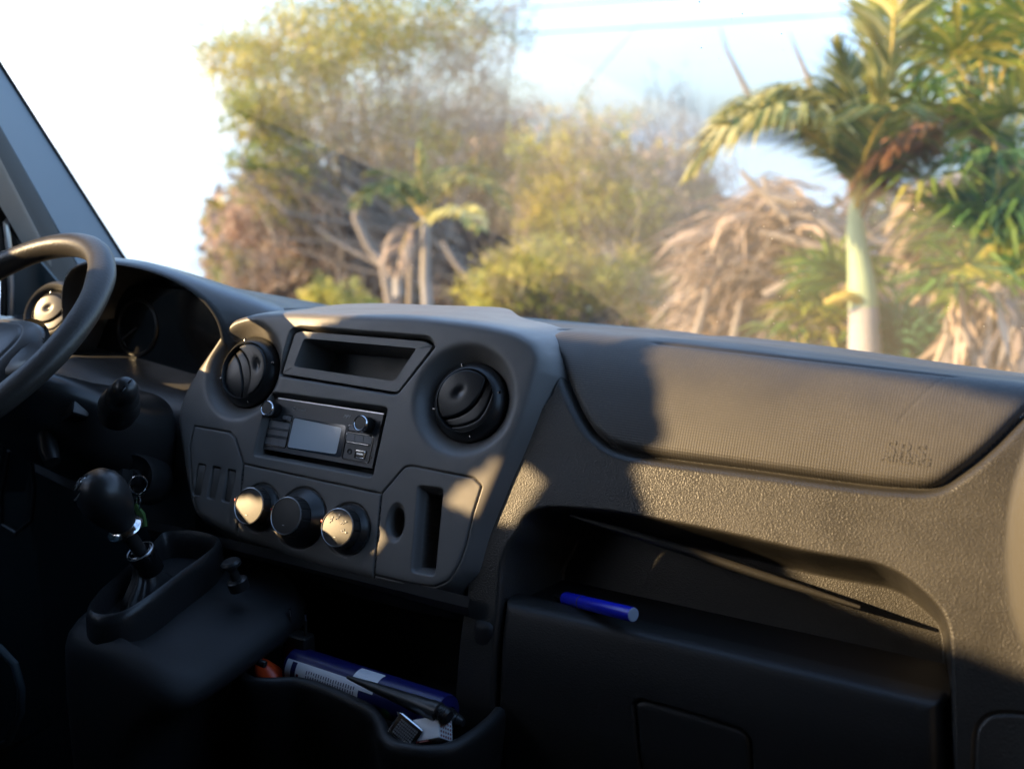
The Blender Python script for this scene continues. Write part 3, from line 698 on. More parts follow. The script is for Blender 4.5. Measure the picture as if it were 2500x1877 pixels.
# ================================================================== STEERING WHEEL
WC = Vector((-.42, -.18, .108)); WT, WY = .921, -.174
wn_ = Vector((math.sin(WY)*math.cos(WT), -math.cos(WY)*math.cos(WT), math.sin(WT))); wa = Vector((math.cos(WY), math.sin(WY), 0)); wb = wn_.cross(wa)
WM = Matrix((wa, wb, wn_)).transposed().to_4x4(); WM.translation = WC
sw = thing('steering_wheel', 'worn black four-spoke steering wheel on the left side of the dashboard', 'steering wheel')
bm = bmesh.new(); n1, n2 = 120, 20; rings = []
for i in range(n1):
    a = 2*math.pi*i/n1; ring = []
    for j in range(n2):
        b_ = 2*math.pi*j/n2; rr = .0172*(1+.06*math.cos(3*b_))+.0012*max(0, math.cos(4*(a-.78)))**6
        r = .19+rr*math.cos(b_); z = .0165/.0172*rr*math.sin(b_); ring.append(bm.verts.new((r*math.cos(a), r*math.sin(a), z)))
    rings.append(ring)
for i in range(n1):
    a, b_ = rings[i], rings[(i+1) % n1]
    for j in range(n2): bm.faces.new((a[j], b_[j], b_[(j+1) % n2], a[(j+1) % n2]))
obj('rim', bm, M['rim'], sw, mx=WM)
g = np.linspace(-1, 1, 90); a, b_ = np.meshgrid(g, g, indexing='ij')
hx, hy = a*.080, b_*.068; rr = (np.abs(a)**3+np.abs(b_)**3)**(1/3)
hz = -.036+.030*np.sqrt(np.clip(1-rr**3, 0, 1))-.002*np.exp(-((rr-.72)/.02)**2)
o = grid_obj('airbag_pad', np.stack([hx, hy, hz], -1), rr < 1.0, M['hood'], sw); o.data.transform(WM)
bm = bmesh.new(); lathe(bm, [(0, -.065), (.055, -.064), (.072, -.056), (.078, -.042), (.078, -.036)], 48); obj('hub', bm, M['smooth'], sw, mx=WM)
for aa in (6, 174, -64, 244):
    bm = bmesh.new(); c_, s_ = math.cos(R(aa)), math.sin(R(aa)); k = 12; rows = []
    for i in range(k+1):
        u = i/k; r = .070+.108*u; w = .030-.016*u+.012*u**4; z = -.026+.024*u*u
        cx_, cy_ = r*c_, r*s_; row = []
        for q_ in range(10):
            th = 2*math.pi*q_/10; row.append(bm.verts.new((cx_-s_*w*math.cos(th), cy_+c_*w*math.cos(th), z+.007*math.sin(th))))
        rows.append(row)
    for r0, r1 in zip(rows, rows[1:]):
        for j in range(10): bm.faces.new((r0[j], r0[(j+1) % 10], r1[(j+1) % 10], r1[j]))
    obj('spoke', bm, M['smooth'], sw, mx=WM)

# ================================================================== STEERING COLUMN
colm = thing('steering_column', 'dark plastic steering column cowl with control stalks between the wheel and dashboard', 'steering column')
def loft(name, rows, m, par, ang=40, closed=True, caps=True):
    bm = bmesh.new(); rs = [[bm.verts.new(p) for p in r] for r in rows]; n = len(rs[0])
    for a, b_ in zip(rs, rs[1:]):
        for j in range(n if closed else n-1): bm.faces.new((a[j], a[(j+1) % n], b_[(j+1) % n], b_[j]))
    if caps and closed: bm.faces.new(rs[0][::-1]); bm.faces.new(rs[-1])
    return obj(name, bm, m, par, ang)
def rrect(cx, cz, w, h, ex=4, n=40, drop=0):
    r = []
    for i in range(n):
        a = 2*math.pi*i/n; c_, s_ = math.cos(a), math.sin(a)
        r.append((cx+w*math.copysign(abs(c_)**(2/ex), c_), cz+h*math.copysign(abs(s_)**(2/ex), s_)))
    return r
rows = []
for y, cx, cz, w, h in ((-.165, -.425, .030, .060, .020), (-.160, -.425, .025, .085, .045), (-.145, -.42, .012, .105, .062), (-.11, -.41, -.010, .125, .080), (-.05, -.405, -.045, .135, .092), (.0, -.40, -.075, .140, .098), (.06, -.40, -.09, .14, .10)):
    rows.append([(x, y-(z-cz)*.35, z) for x, z in rrect(cx, cz, w, h, 3.6)])
loft('cowl', rows, M['smooth'], colm)
# wiper stalk with its round end cap, held out to the right
def stalk():
    tip = at(868, 0, 0) if False else at(308, 944, -.165); root = at(276, 1035, -.10)
    d = (root-tip).normalized()
    bm = bmesh.new(); mx_ = Matrix.Translation(tip) @ (-d).to_track_quat('Z', 'Y').to_matrix().to_4x4()
    lathe(bm, [(0, .006), (.008, .0045), (.0135, -.001), (.0155, -.008), (.0165, -.022), (.0168, -.030), (.0200, -.034), (.0205, -.045), (.024, -.060), (.026, -.075), (.024, -.10)], 40)
    s_ = obj('wiper_stalk', bm, M['smooth'], colm, 50, mx=mx_)
    bm = bmesh.new(); box(bm, (0, 0, .003), (.020, .0035, .005), .001); obj('end_button', bm, M['gloss'], s_, mx=mx_ @ Matrix.Rotation(R(40), 4, 'Z'))
    bm = bmesh.new(); lathe(bm, [(.0172, -.031), (.0180, -.032), (.0172, -.033)], 40); obj('grip_line', bm, M['gloss'], s_, mx=mx_)
stalk()
# audio remote pod with printed symbols
c0 = at(138, 1005, -.135); Rm = Matrix.Rotation(R(-28), 4, 'Y') @ Matrix.Rotation(R(58), 4, 'X')
bm = bmesh.new(); box(bm, (0, 0, -.012), (.082, .036, .026), .006, 3); pod = obj('control_pod', bm, M['smooth'], colm, mx=Matrix.Translation(c0) @ Rm)
for i, dx in enumerate((-.026, .002, .025)):
    bm = bmesh.new()
    for q_ in range(4):
        a = R(90*q_+20); tube(bm, [(.0012*math.cos(a), .0012*math.sin(a), 0), (.0034*math.cos(a), .0034*math.sin(a), 0)], .0006, 5)
    obj('pod_symbol', bm, M['print'], pod, mx=Matrix.Translation(c0) @ Rm @ Matrix.Translation((dx, .004, .0018)))
bm = bmesh.new(); tube(bm, [(-.03, -.020, -.006), (-.026, -.045, -.010), (-.02, -.062, -.014)], [.012, .013, .010], 16); obj('lower_stalk', bm, M['smooth'], colm, mx=Matrix.Translation(c0) @ Rm)
# ignition lock
ig = at(322, 1166, -.075)
IM = Matrix.Translation(ig) @ Matrix.Rotation(R(-6), 4, 'Y') @ Matrix.Rotation(R(68), 4, 'X') @ Matrix.Rotation(R(18), 4, 'Y')
bm = bmesh.new(); lathe(bm, [(.034, -.05), (.0335, -.004), (.031, .0015), (.026, -.003), (.020, -.008), (.012, -.009), (.012, -.002), (.0105, .002), (0, .002)], 48); obj('ignition_lock', bm, M['smooth'], colm, 40, mx=IM)

keys = thing('key_ring', 'metal key ring with green tag hanging from the ignition lock', 'keys')
bm = bmesh.new(); box(bm, (0, 0, .014), (.003, .020, .026), .001); box(bm, (0, 0, .004), (.002, .007, .010), .0005); obj('key', bm, M['rubber'], keys, mx=IM)
def ring(name, c, r, rt, m, par, rot):
    bm = bmesh.new(); tube(bm, [(r*math.cos(a), r*math.sin(a), 0) for a in np.linspace(0, 2*math.pi, 33)], rt, 8, False); return obj(name, bm, m, par, mx=Matrix.Translation(c) @ rot)
kp = IM @ Vector((0, -.004, .027))
ring('split_ring', at(338, 1183, kp.y-.004), .012, .0011, M['chrome'], keys, Matrix.Rotation(R(75), 4, 'X') @ Matrix.Rotation(R(25), 4, 'Y'))
ring('split_ring', at(338, 1226, kp.y-.006), .0105, .0010, M['chrome'], keys, Matrix.Rotation(R(80), 4, 'X') @ Matrix.Rotation(R(-30), 4, 'Y'))
bm = bmesh.new(); a = at(330, 1232, kp.y-.008); b_ = at(352, 1285, kp.y-.008)
tube(bm, [a, a.lerp(b_, .5)+Vector((.003, 0, .002)), b_], [.004, .0075, .006], 10); bmesh.ops.scale(bm, verts=bm.verts, vec=(1, .5, 1), space=Matrix.Translation(-a)); obj('key_tag', bm, M['tag'], keys)

# ================================================================== CENTRE CONSOLE, GEAR LEVER
con = thing('centre_console', 'dark blue-black gear lever console standing below the dashboard radio panel', 'console')
def console():
    # body: stacked rounded plan outlines
    rows = []
    for z, xl, xr, yf, yb in ((-.95, -.185, -.085, .04, -.282), (-.50, -.186, -.082, .03, -.282), (-.34, -.188, -.066, .0, -.284), (-.28, -.189, -.040, -.01, -.285), (-.235, -.188, -.004, -.02, -.285), (-.212, -.187, .014, -.03, -.284), (-.200, -.184, .017, -.033, -.281), (-.191, -.178, .013, -.036, -.274), (-.186, -.168, .002, -.042, -.262)):
        cx, cy, w, h = (xl+xr)/2, (yf+yb)/2, (xr-xl)/2, (yf-yb)/2
        rows.append([(x-.16*max(0, y+.28)*(1 if x < -.09 else 0), y, z+.10*(y+.15)*(1 if z > -.4 else 0)+(-.045*max(0, (x+.07)/.09)**1.3*(1 if z > -.4 else 0) if x > -.07 else 0)) for x, y in rrect(cx, cy, w, h, 6, 96)])
    loft('console_body', rows, M['console'], con, 50)
    # padded gaiter rim
    loop = [(415,1338),(390,1330),(392,1318)]
    px = [(392,1320),(450,1325),(514,1349),(500,1366),(470,1400),(420,1440),(380,1475),(330,1506),(295,1510),(262,1500),(246,1470),(246,1440),(262,1410),(300,1384)]
    P = [atz(a, b_, -.155) for a, b_ in px]
    P = [Vector((-.200, -.085, -.148)), Vector((-.160, -.068, -.145)), Vector((-.118, -.072, -.146)), Vector((-.100, -.10, -.149)), Vector((-.092, -.16, -.156)), Vector((-.086, -.215, -.164)), Vector((-.090, -.252, -.171)), Vector((-.110, -.270, -.174)), Vector((-.136, -.266, -.173)), Vector((-.156, -.235, -.168)), Vector((-.172, -.18, -.160)), Vector((-.190, -.12, -.152))]
    arr = np.array([tuple(p) for p in P]); arr = np.vstack([arr, arr[:1]]); q = []
    Q = np.vstack([arr[-2], arr, arr[1]])
    for i in range(1, len(Q)-2):
        for j in range(8):
            u = j/8; q.append(.5*((2*Q[i])+(-Q[i-1]+Q[i+1])*u+(2*Q[i-1]-5*Q[i]+4*Q[i+1]-Q[i+2])*u*u+(-Q[i-1]+3*Q[i]-3*Q[i+1]+Q[i+2])*u**3))
    q = np.array(q); c = q.mean(0); rows = []
    prof_ = [(1.035, -.045), (1.050, -.026), (1.040, -.008), (1.010, .001), (.970, .003), (.935, -.002), (.915, -.016), (.90, -.05)]
    for sc, dz in prof_:
        rows.append([(c[0]+(p[0]-c[0])*(1+(sc-1)*1.5), c[1]+(p[1]-c[1])*sc, p[2]+dz) for p in q])
    loft('gaiter_rim', rows, M['gaiter'], con, 60, True, False)
    # gear gaiter: soft bellows sagging inside the rim
    rows = []; top = at(345, 1385, -.175); 
    for k, (sc, dz) in enumerate([(.90, -.05), (.70, -.052), (.52, -.042), (.36, -.026), (.24, -.006), (.17, .016), (.15, .030)]):
        r = []
        for i, p in enumerate(q):
            u = 1-(sc-.15)/.69; cc = Vector(c).lerp(top, max(0, min(1, u))**1.2); w = 1+.08*math.sin(i*.55+k)*(k not in (0, 6))
            if k < 6: zz = p[2]*(1-u)+top.z*u+dz*(1-u)+(-.02*math.sin(math.pi*u))
            else: zz = top.z+.012
            r.append((cc.x+(p[0]-c[0])*sc*w*(1.3 if k > 3 else 1.1), cc.y+(p[1]-c[1])*sc*w*(.8 if k > 3 else 1), zz))
        rows.append(r)
    loft('gear_gaiter', rows, M['gaiter'], con, 60, True, False)
    # push release button on a spring stem
    b0 = Vector((-.043, -.118, -.172)); bm = bmesh.new(); lathe(bm, [(.013, -.01), (.013, .002), (.010, .004), (.006, .004), (.0055, .018), (.009, .021), (.0125, .023), (.0128, .027), (.010, .030), (0, .031)], 36)
    obj('release_button', bm, M['smooth'], con, 40, mx=Matrix.Translation(b0) @ Matrix.Rotation(R(-8), 4, 'Y') @ Matrix.Rotation(R(12), 4, 'X'))
console()
gl = thing('gear_lever', 'rounded black gear lever with glossy cap and chrome collars in front of the ignition', 'gear lever')
kc = at(254, 1212, -.225); low = at(345, 1350, -.185); cb = at(325, 1302, -.205)
ax = (kc-low).normalized(); Km = Matrix.Translation(kc) @ ax.to_track_quat('Z', 'Y').to_matrix().to_4x4()
bm = bmesh.new(); lathe(bm, [(0, .0335), (.010, .033), (.019, .0285), (.0265, .019), (.0300, .006), (.0295, -.008), (.0255, -.024), (.0195, -.036), (.0165, -.045), (.0165, -.049), (0, -.049)], 56); obj('gear_knob', bm, M['smooth'], gl, 50, mx=Km @ Matrix.Rotation(0, 4, 'Z'))
capd = (CAMP+Vector((-1.6, .1, .35))-kc).normalized()
Cm = Matrix.Translation(kc) @ Vector((-.55, -.62, .55)).normalized().to_track_quat('Z', 'Y').to_matrix().to_4x4()
bm = bmesh.new(); lathe(bm, [(.0190, .0225), (.0186, .0262), (.0172, .0288), (.012, .0322), (.006, .0338), (0, .0342)], 40); obj('knob_cap', bm, M['gloss'], gl, 50, mx=Cm)
bm = bmesh.new(); lathe(bm, [(.0186, .0262), (.0184, .0276), (.0172, .0284)], 40); obj('cap_ring', bm, M['satin'], gl, mx=Cm)
bm = bmesh.new()
for x_ in (-.007, 0, .007): tube(bm, [(x_, -.006, .0335), (x_, .006, .0335)], .0004, 6)
tube(bm, [(-.007, 0, .0337), (.007, 0, .0337)], .0004, 6); obj('shift_pattern', bm, M['print'], gl, mx=Cm)
bm = bmesh.new(); lathe(bm, [(.0165, -.046), (.0215, -.049), (.0225, -.052), (.019, -.055), (.012, -.055)], 48); obj('collar', bm, M['chrome'], gl, 60, mx=Km)
bm = bmesh.new(); tube(bm, [kc-ax*.045, low-ax*.02], .0085, 20); obj('lever_shaft', bm, M['smooth'], gl)
Lm = Matrix.Translation(low) @ ax.to_track_quat('Z', 'Y').to_matrix().to_4x4()
bm = bmesh.new(); lathe(bm, [(.0145, -.030), (.0155, -.012), (.0165, -.006), (.0172, 0), (.0165, .003), (.0135, .005), (.010, .004)], 44); obj('collar', bm, M['gloss'], gl, 60, mx=Lm)
bm = bmesh.new(); lathe(bm, [(.0160, .0026), (.0174, .0034), (.0164, .0048)], 44); obj('collar_ring', bm, M['satin'], gl, 60, mx=Lm)

# ================================================================== WINDSCREEN, PILLARS, DOOR
gm = bpy.data.materials.new('windscreen glass'); gm.use_nodes = True; n = gm.node_tree; n.nodes.clear()
o_ = n.nodes.new('ShaderNodeOutputMaterial'); tr = n.nodes.new('ShaderNodeBsdfTransparent'); tr.inputs[0].default_value = (.97, .98, .98, 1)
gl_ = n.nodes.new('ShaderNodeBsdfGlossy'); gl_.inputs['Roughness'].default_value = .02; gl_.inputs[0].default_value = (.8, .8, .8, 1); ge = n.nodes.new('ShaderNodeNewGeometry'); dp = n.nodes.new('ShaderNodeVectorMath'); dp.operation = 'DOT_PRODUCT'; n.links.new(ge.outputs['Incoming'], dp.inputs[0]); n.links.new(ge.outputs['Normal'], dp.inputs[1])
def mth(op, a, b=None):
    q = n.nodes.new('ShaderNodeMath'); q.operation = op
    for i_, v_ in enumerate((a, b)):
        if v_ is None: continue
        if isinstance(v_, (int, float)): q.inputs[i_].default_value = v_
        else: n.links.new(v_, q.inputs[i_])
    return q
fr = mth('MULTIPLY_ADD', mth('POWER', mth('SUBTRACT', 1., mth('ABSOLUTE', dp.outputs['Value']).outputs[0]).outputs[0], 5.).outputs[0], .9); fr.inputs[2].default_value = .05
mxx = n.nodes.new('ShaderNodeMixShader'); n.links.new(fr.outputs[0], mxx.inputs[0]); n.links.new(tr.outputs[0], mxx.inputs[1]); n.links.new(gl_.outputs[0], mxx.inputs[2])
df = n.nodes.new('ShaderNodeBsdfDiffuse'); df.inputs[0].default_value = (.80, .78, .76, 1)
tcn = n.nodes.new('ShaderNodeTexCoord'); vo = n.nodes.new('ShaderNodeTexVoronoi'); vo.inputs['Scale'].default_value = 55; vo.inputs['Randomness'].default_value = 1
ns = n.nodes.new('ShaderNodeTexNoise'); ns.inputs['Scale'].default_value = 5
mr = n.nodes.new('ShaderNodeMapRange'); mr.inputs[1].default_value = .045; mr.inputs[2].default_value = .075; mr.inputs[3].default_value = .75; mr.inputs[4].default_value = 0
m2 = n.nodes.new('ShaderNodeMapRange'); m2.inputs[1].default_value = .46; m2.inputs[2].default_value = .62
mu = n.nodes.new('ShaderNodeMath'); mu.operation = 'MULTIPLY'; ad = n.nodes.new('ShaderNodeMath'); ad.operation = 'ADD'; ad.inputs[1].default_value = .17  # constant term is an even veil over the dust specks, imitating glare haze
n.links.new(tcn.outputs['Object'], vo.inputs['Vector']); n.links.new(tcn.outputs['Object'], ns.inputs['Vector'])
n.links.new(vo.outputs['Distance'], mr.inputs[0]); n.links.new(ns.outputs[0], m2.inputs[0]); n.links.new(mr.outputs[0], mu.inputs[0]); n.links.new(m2.outputs[0], mu.inputs[1]); n.links.new(mu.outputs[0], ad.inputs[0])
mx3 = n.nodes.new('ShaderNodeMixShader'); n.links.new(ad.outputs[0], mx3.inputs[0]); n.links.new(mxx.outputs[0], mx3.inputs[1]); n.links.new(df.outputs[0], mx3.inputs[2]); n.links.new(mx3.outputs[0], o_.inputs[0])
bm = bmesh.new(); rows = []
for i in range(25):
    u = i/24; x = -.86+1.92*u; bow = .10*(1-(2*u-1)**2)
    rows.append([bm.verts.new((x, .52+bow-.78*v_, .02+1.02*v_)) for v_ in (0, .5, 1)])
for a, b_ in zip(rows, rows[1:]):
    for j in range(2): bm.faces.new((a[j], b_[j], b_[j+1], a[j+1]))
wsn = tag(obj('windscreen', bm, gm), 'slightly dusty windscreen glass above the dashboard', 'windscreen')

pil = thing('windscreen_pillar', 'dark slanting windscreen pillar behind the steering wheel', 'pillar')
def strip(name, A, B, m, par, th=.02, ext=.0):
    # quad strip between two contour lines, given as 3D points, thickened
    bm = bmesh.new(); k = len(A); vs = [(bm.verts.new(a), bm.verts.new(b_)) for a, b_ in zip(A, B)]
    fs = [bm.faces.new((p[0], p[1], q[1], q[0])) for p, q in zip(vs, vs[1:])]
    bm.normal_update(); r = bmesh.ops.extrude_face_region(bm, geom=fs); nv = [g_ for g_ in r['geom'] if isinstance(g_, bmesh.types.BMVert)]
    bmesh.ops.translate(bm, vec=Vector((-.6, .8, 0)).normalized()*th, verts=nv); return obj(name, bm, m, par, 60)
def line(pa, pb, ya, yb, k=8): return [at(pa[0]+(pb[0]-pa[0])*i/k, pa[1]+(pb[1]-pa[1])*i/k, ya+(yb-ya)*i/k) for i in range(k+1)]
eA = line((-110, -10), (320, 660), .08, .42); eB = line((-150, 40), (215, 690), -.02, .28); eC = line((-150, 120), (170, 700), -.05, .22); eD = line((-150, 220), (150, 760), -.06, .19)
rows = []; rows2 = []
for a, b_, c_, d_ in zip(eA, eB, eC, eD):
    rows.append([a+Vector((-.03, .0, .0)), a+Vector((-.004, .001, 0)), a, a.lerp(b_, .5)+Vector((.003, -.005, 0)), b_, b_+Vector((-.010, .004, -.004)), b_+Vector((-.03, .03, 0))])
    rows2.append([b_+Vector((-.006, .006, -.002)), b_.lerp(c_, .5)+Vector((-.004, .016, 0)), c_, c_+Vector((-.004, .01, 0)), d_+Vector((.004, .01, 0)), d_, d_+Vector((-.04, .06, 0))])
loft('pillar_trim', rows, M['pillar'], pil, 25, False, False); loft('pillar_return', rows2, M['matte'], pil, 25, False, False)
bm = bmesh.new(); tube(bm, [p+Vector((.0, .001, 0)) for p in eA], .0042, 8); obj('glass_seal', bm, M['rubber'], pil)
bm = bmesh.new(); tube(bm, [c_+Vector((0, -.006, -.012)) for c_ in eD], .010, 10); obj('door_seal', bm, M['rubber'], pil)

door = thing('driver_door', 'dark driver side door with narrow window frame at the left edge', 'door')
fA = line((-40, 330), (182, 760), -.02, .24); fB = line((-60, 400), (150, 760), -.04, .22)
strip('door_frame', fA, fB, M['plastic'], door, .02)
gA = [at(a, b_, .12) for a, b_ in ((30, 560), (150, 700), (180, 800), (120, 1000), (60, 1200))]
gB = [at(a, b_, .10) for a, b_ in ((26, 600), (28, 720), (26, 860), (20, 1000), (-10, 1200))]
strip('quarter_panel', gA, gB, M['teal'], door, .01)
fr1 = [at(a, b_, .07) for a, b_ in ((4, 500), (14, 540), (22, 610), (27, 700), (26, 770))]
bm = bmesh.new(); tube(bm, fr1, .005, 8); obj('window_post', bm, M['satin'], door)
bm = bmesh.new(); tube(bm, [p+Vector((-.012, 0, 0)) for p in fr1], .009, 8); obj('window_seal', bm, M['rubber'], door)
# door card with grab rail
bm = bmesh.new(); box(bm, (-.90, -.35, -.35), (.07, 1.1, .85), .03, 3); obj('door_card', bm, M['teal'], door)

M['pull'] = mat('satin grey-black plastic', (.10, .095, .085), .42, bump=('noise', 1500, .2, .0004))
pd = thing('passenger_door_pull', 'curved black plastic door pull catching the sun at the right edge', 'door pull')
P = [at(a, b_, -.33) for a, b_ in ((2560, 950), (2505, 1080), (2468, 1200), (2455, 1318), (2458, 1436), (2478, 1530), (2520, 1610), (2600, 1680))]
q = catmull(np.array([tuple(p) for p in P]), 6)
rows = []
for p in q:
    p = Vector(p); rows.append([p+Vector((.05+.045*math.cos(a)*1.1-.0, -.0+.03*math.sin(a), 0)) for a in np.linspace(math.pi*.5, math.pi*1.9, 14)])
loft('pull_shell', rows, M['pull'], pd, 60, False, False)

seat = thing('driver_seat', 'corner of the dark teal driver seat cushion at the lower left', 'seat')
bm = bmesh.new(); box(bm, (-.478, -.580, -.325), (.46, .54, .16), .045, 5); obj('cushion', bm, M['teal'], seat)
bm = bmesh.new(); tube(bm, [at(a, b_, -.305) for a, b_ in ((-60, 1540), (0, 1583), (36, 1622), (52, 1680), (50, 1740), (20, 1810), (-60, 1850))], .005, 10); obj('piping', bm, M['teal'], seat)
bm = bmesh.new(); box(bm, (-.47, -.95, -.02), (.46, .16, .62), .07, 5, Matrix.Rotation(R(-12), 3, 'X')); obj('backrest', bm, M['teal'], seat)
loopo = thing('release_handle', 'small curved bonnet release handle low beneath the steering column', 'handle')
bm = bmesh.new(); tube(bm, [at(a, b_, -.02) for a, b_ in ((22, 1100), (6, 1200), (6, 1278), (40, 1302), (78, 1270), (84, 1190), (76, 1120))], .0035, 10); obj('handle_loop', bm, M['smooth'], loopo)

# ================================================================== LOOSE ITEMS
def cyl_between(bm, a, b_, prof_, n=32):
    a = Vector(a); b_ = Vector(b_); L_ = (b_-a).length; mx_ = Matrix.Translation(a) @ (b_-a).to_track_quat('Z', 'Y').to_matrix().to_4x4()
    b2 = bmesh.new(); lathe(b2, [(r, z*L_ if z <= 1.0001 else L_) for r, z in prof_], n); b2.transform(mx_)
    me = bpy.data.meshes.new('t'); b2.to_mesh(me); b2.free(); bm.from_mesh(me); bpy.data.meshes.remove(me); return mx_, L_
mk = thing('marker_pen', 'blue marker pen with pale end plug lying on the open shelf lip', 'marker')
pa = at(1380, 1460, .004); pb = at(1546, 1500, -.046)
bm = bmesh.new(); mx_, L_ = cyl_between(bm, pa, pb, [(0, 0), (.0074, 0), (.0080, .02), (.0080, .985), (.0076, 1), (0, 1)]); obj('barrel', bm, M['bluepen'], mk)
bm = bmesh.new(); lathe(bm, [(0, .0006), (.0066, .0006), (.0074, 0)], 28); bmesh.ops.translate(bm, verts=bm.verts, vec=(0, 0, L_)); obj('end_plug', bm, M['paleplug'], mk, mx=mx_)
bm = bmesh.new(); lathe(bm, [(.0062, 0), (.0062, -.010), (.0045, -.014), (.0030, -.018), (0, -.018)], 24); obj('cap_end', bm, M['gloss'], mk, mx=mx_)
bm = bmesh.new(); lathe(bm, [(.0080, .030), (.0083, .0305), (.0083, .0315), (.0080, .032)], 28); obj('cap_seam', bm, M['navy'], mk, mx=mx_)
bm = bmesh.new(); box(bm, (.003, -.0078, .018), (.003, .0015, .026), .0006); obj('pocket_clip', bm, M['bluepen'], mk, mx=mx_)

ct = thing('sealant_cartridge', 'navy and white printed sealant cartridge lying in the bin below the radio', 'sealant tube')
ca = at(722, 1625, -.095); cb_ = at(1090, 1748, -.118); rC = .0245
axis = (cb_-ca).normalized(); upv = (FN*.3+Vector((0, -.55, .8))).normalized(); sidev = axis.cross(upv).normalized(); upv = sidev.cross(axis)
CM = Matrix((sidev, upv, axis)).transposed().to_4x4(); CM.translation = ca; LC = (cb_-ca).length
bm = bmesh.new(); lathe(bm, [(0, .004), (.018, .004), (.0225, 0), (.0245, .002), (.0245, LC-.004), (.0235, LC), (.012, LC+.004)], 48); obj('tube_body', bm, M['navy'], ct, mx=CM)
def wrap(name, z0, z1, a0, a1, m, rr=.0248, par=ct, n=14):
    bm = bmesh.new(); pr = None
    for i in range(n+1):
        a = R(a0+(a1-a0)*i/n); v = [bm.verts.new((rr*math.cos(a), rr*math.sin(a), z)) for z in (z0, z1)]
        if pr: bm.faces.new((pr[0], v[0], v[1], pr[1]))
        pr = v
    return obj(name, bm, m, par, mx=CM)
# angle 90 = up/towards viewer, lower side of the visible face is beyond it
viewd = (CAMP-ca).normalized(); va = math.degrees(math.atan2(viewd.dot(upv), viewd.dot(sidev)))
sg = -1 if (CM.to_3x3() @ Vector((math.cos(R(va+40)), math.sin(R(va+40)), 0))).z > (CM.to_3x3() @ Vector((math.cos(R(va-40)), math.sin(R(va-40)), 0))).z else 1
def vr(lo, hi): return (va+sg*lo, va+sg*hi)      # degrees below the middle of what is seen
wrap('printed_label', .006, .128, *vr(-14, 78), M['label'])
wrap('label_band', .016, .024, *vr(-10, 76), M['navy'], .0250)
wrap('label_band', .026, .030, *vr(20, 60), M['darkred'], .0250)
wrap('printed_label', .112, .150, *vr(-62, -10), M['label'])
wrap('label_band', .112, .150, *vr(-10.5, 8), M['label'], n=4)
for zi in range(20):
    z = .042+.0041*zi
    for k in range(5):
        a0 = 2+k*13+rng.uniform(0, 2); wrap('text_line', z, z+.0013, *vr(a0, a0+rng.uniform(6, 11)), M['ink'], .0250, n=3)
wrap('green_mark', .036, .044, *vr(30, 48), M['green'], .0251, n=5)
wrap('green_mark', .143, .156, *vr(34, 54), M['tag'], .0250, n=5)
bm = bmesh.new(); lathe(bm, [(.0, .0), (.0055, 0)], 24); lathe(bm, [(.0062, 0), (.0075, 0)], 24)
a = R(vr(48, 0)[0]); Lm2 = CM @ Matrix.Translation((.0250*math.cos(a), .0250*math.sin(a), .171)) @ Vector((math.cos(a), math.sin(a), 0)).to_track_quat('Z', 'X').to_matrix().to_4x4()
obj('round_logo', bm, M['green'], ct, mx=Lm2)
def ctext(body, z, deg, size, m, rot=0):
    a = R(vr(deg, 0)[0]); nrm = Vector((math.cos(a), math.sin(a), 0)); zt = Vector((0, 0, 1)); dn = Vector((-math.sin(a), math.cos(a), 0))*sg
    B = Matrix((dn, -zt if False else zt.cross(Vector((0,0,0))) if False else zt, nrm)).transposed()
    if B.determinant() < 0: B = Matrix((dn, -zt, nrm)).transposed()
    m4 = CM @ (Matrix.Translation(nrm*.0252+Vector((0, 0, z))) @ B.to_4x4()); return text('printed_text', body, size, m4, m, ct, .00005)
ctext('BC', .199, 50, .020, M['label'])
bm = bmesh.new(); lathe(bm, [(.012, 0), (.011, .006), (.0085, .007), (.0090, .009), (.0078, .010), (.0084, .012), (.0072, .0135), (.0076, .0155), (.004, .022), (0, .022)], 28)
obj('threaded_neck', bm, M['smooth'], ct, mx=CM @ Matrix.Translation((0, -.004, LC)) @ Matrix.Rotation(0, 4, 'X'))

nz = thing('cartridge_nozzle', 'tapered black plastic nozzle resting on the sealant cartridge', 'nozzle')
na_ = at(848, 1652, -.135); nb_ = at(1062, 1735, -.150)
bm = bmesh.new(); mx_, L_ = cyl_between(bm, na_, nb_, [(0, 0), (.0018, 0), (.0025, .03), (.0048, .25), (.0052, .27), (.0085, .72), (.0092, .74), (.0100, .90), (.0110, 1)], 28); obj('cone', bm, M['smooth'], nz)
bm = bmesh.new(); lathe(bm, [(.011, 0), (.0112, .012), (.0095, .013)] + [p for i in range(4) for p in ((.0085, .0135+.003*i), (.0095, .015+.003*i))] + [(.006, .027), (0, .027)], 28); obj('threaded_end', bm, M['smooth'], nz, mx=mx_ @ Matrix.Translation((0, 0, L_-.006)))

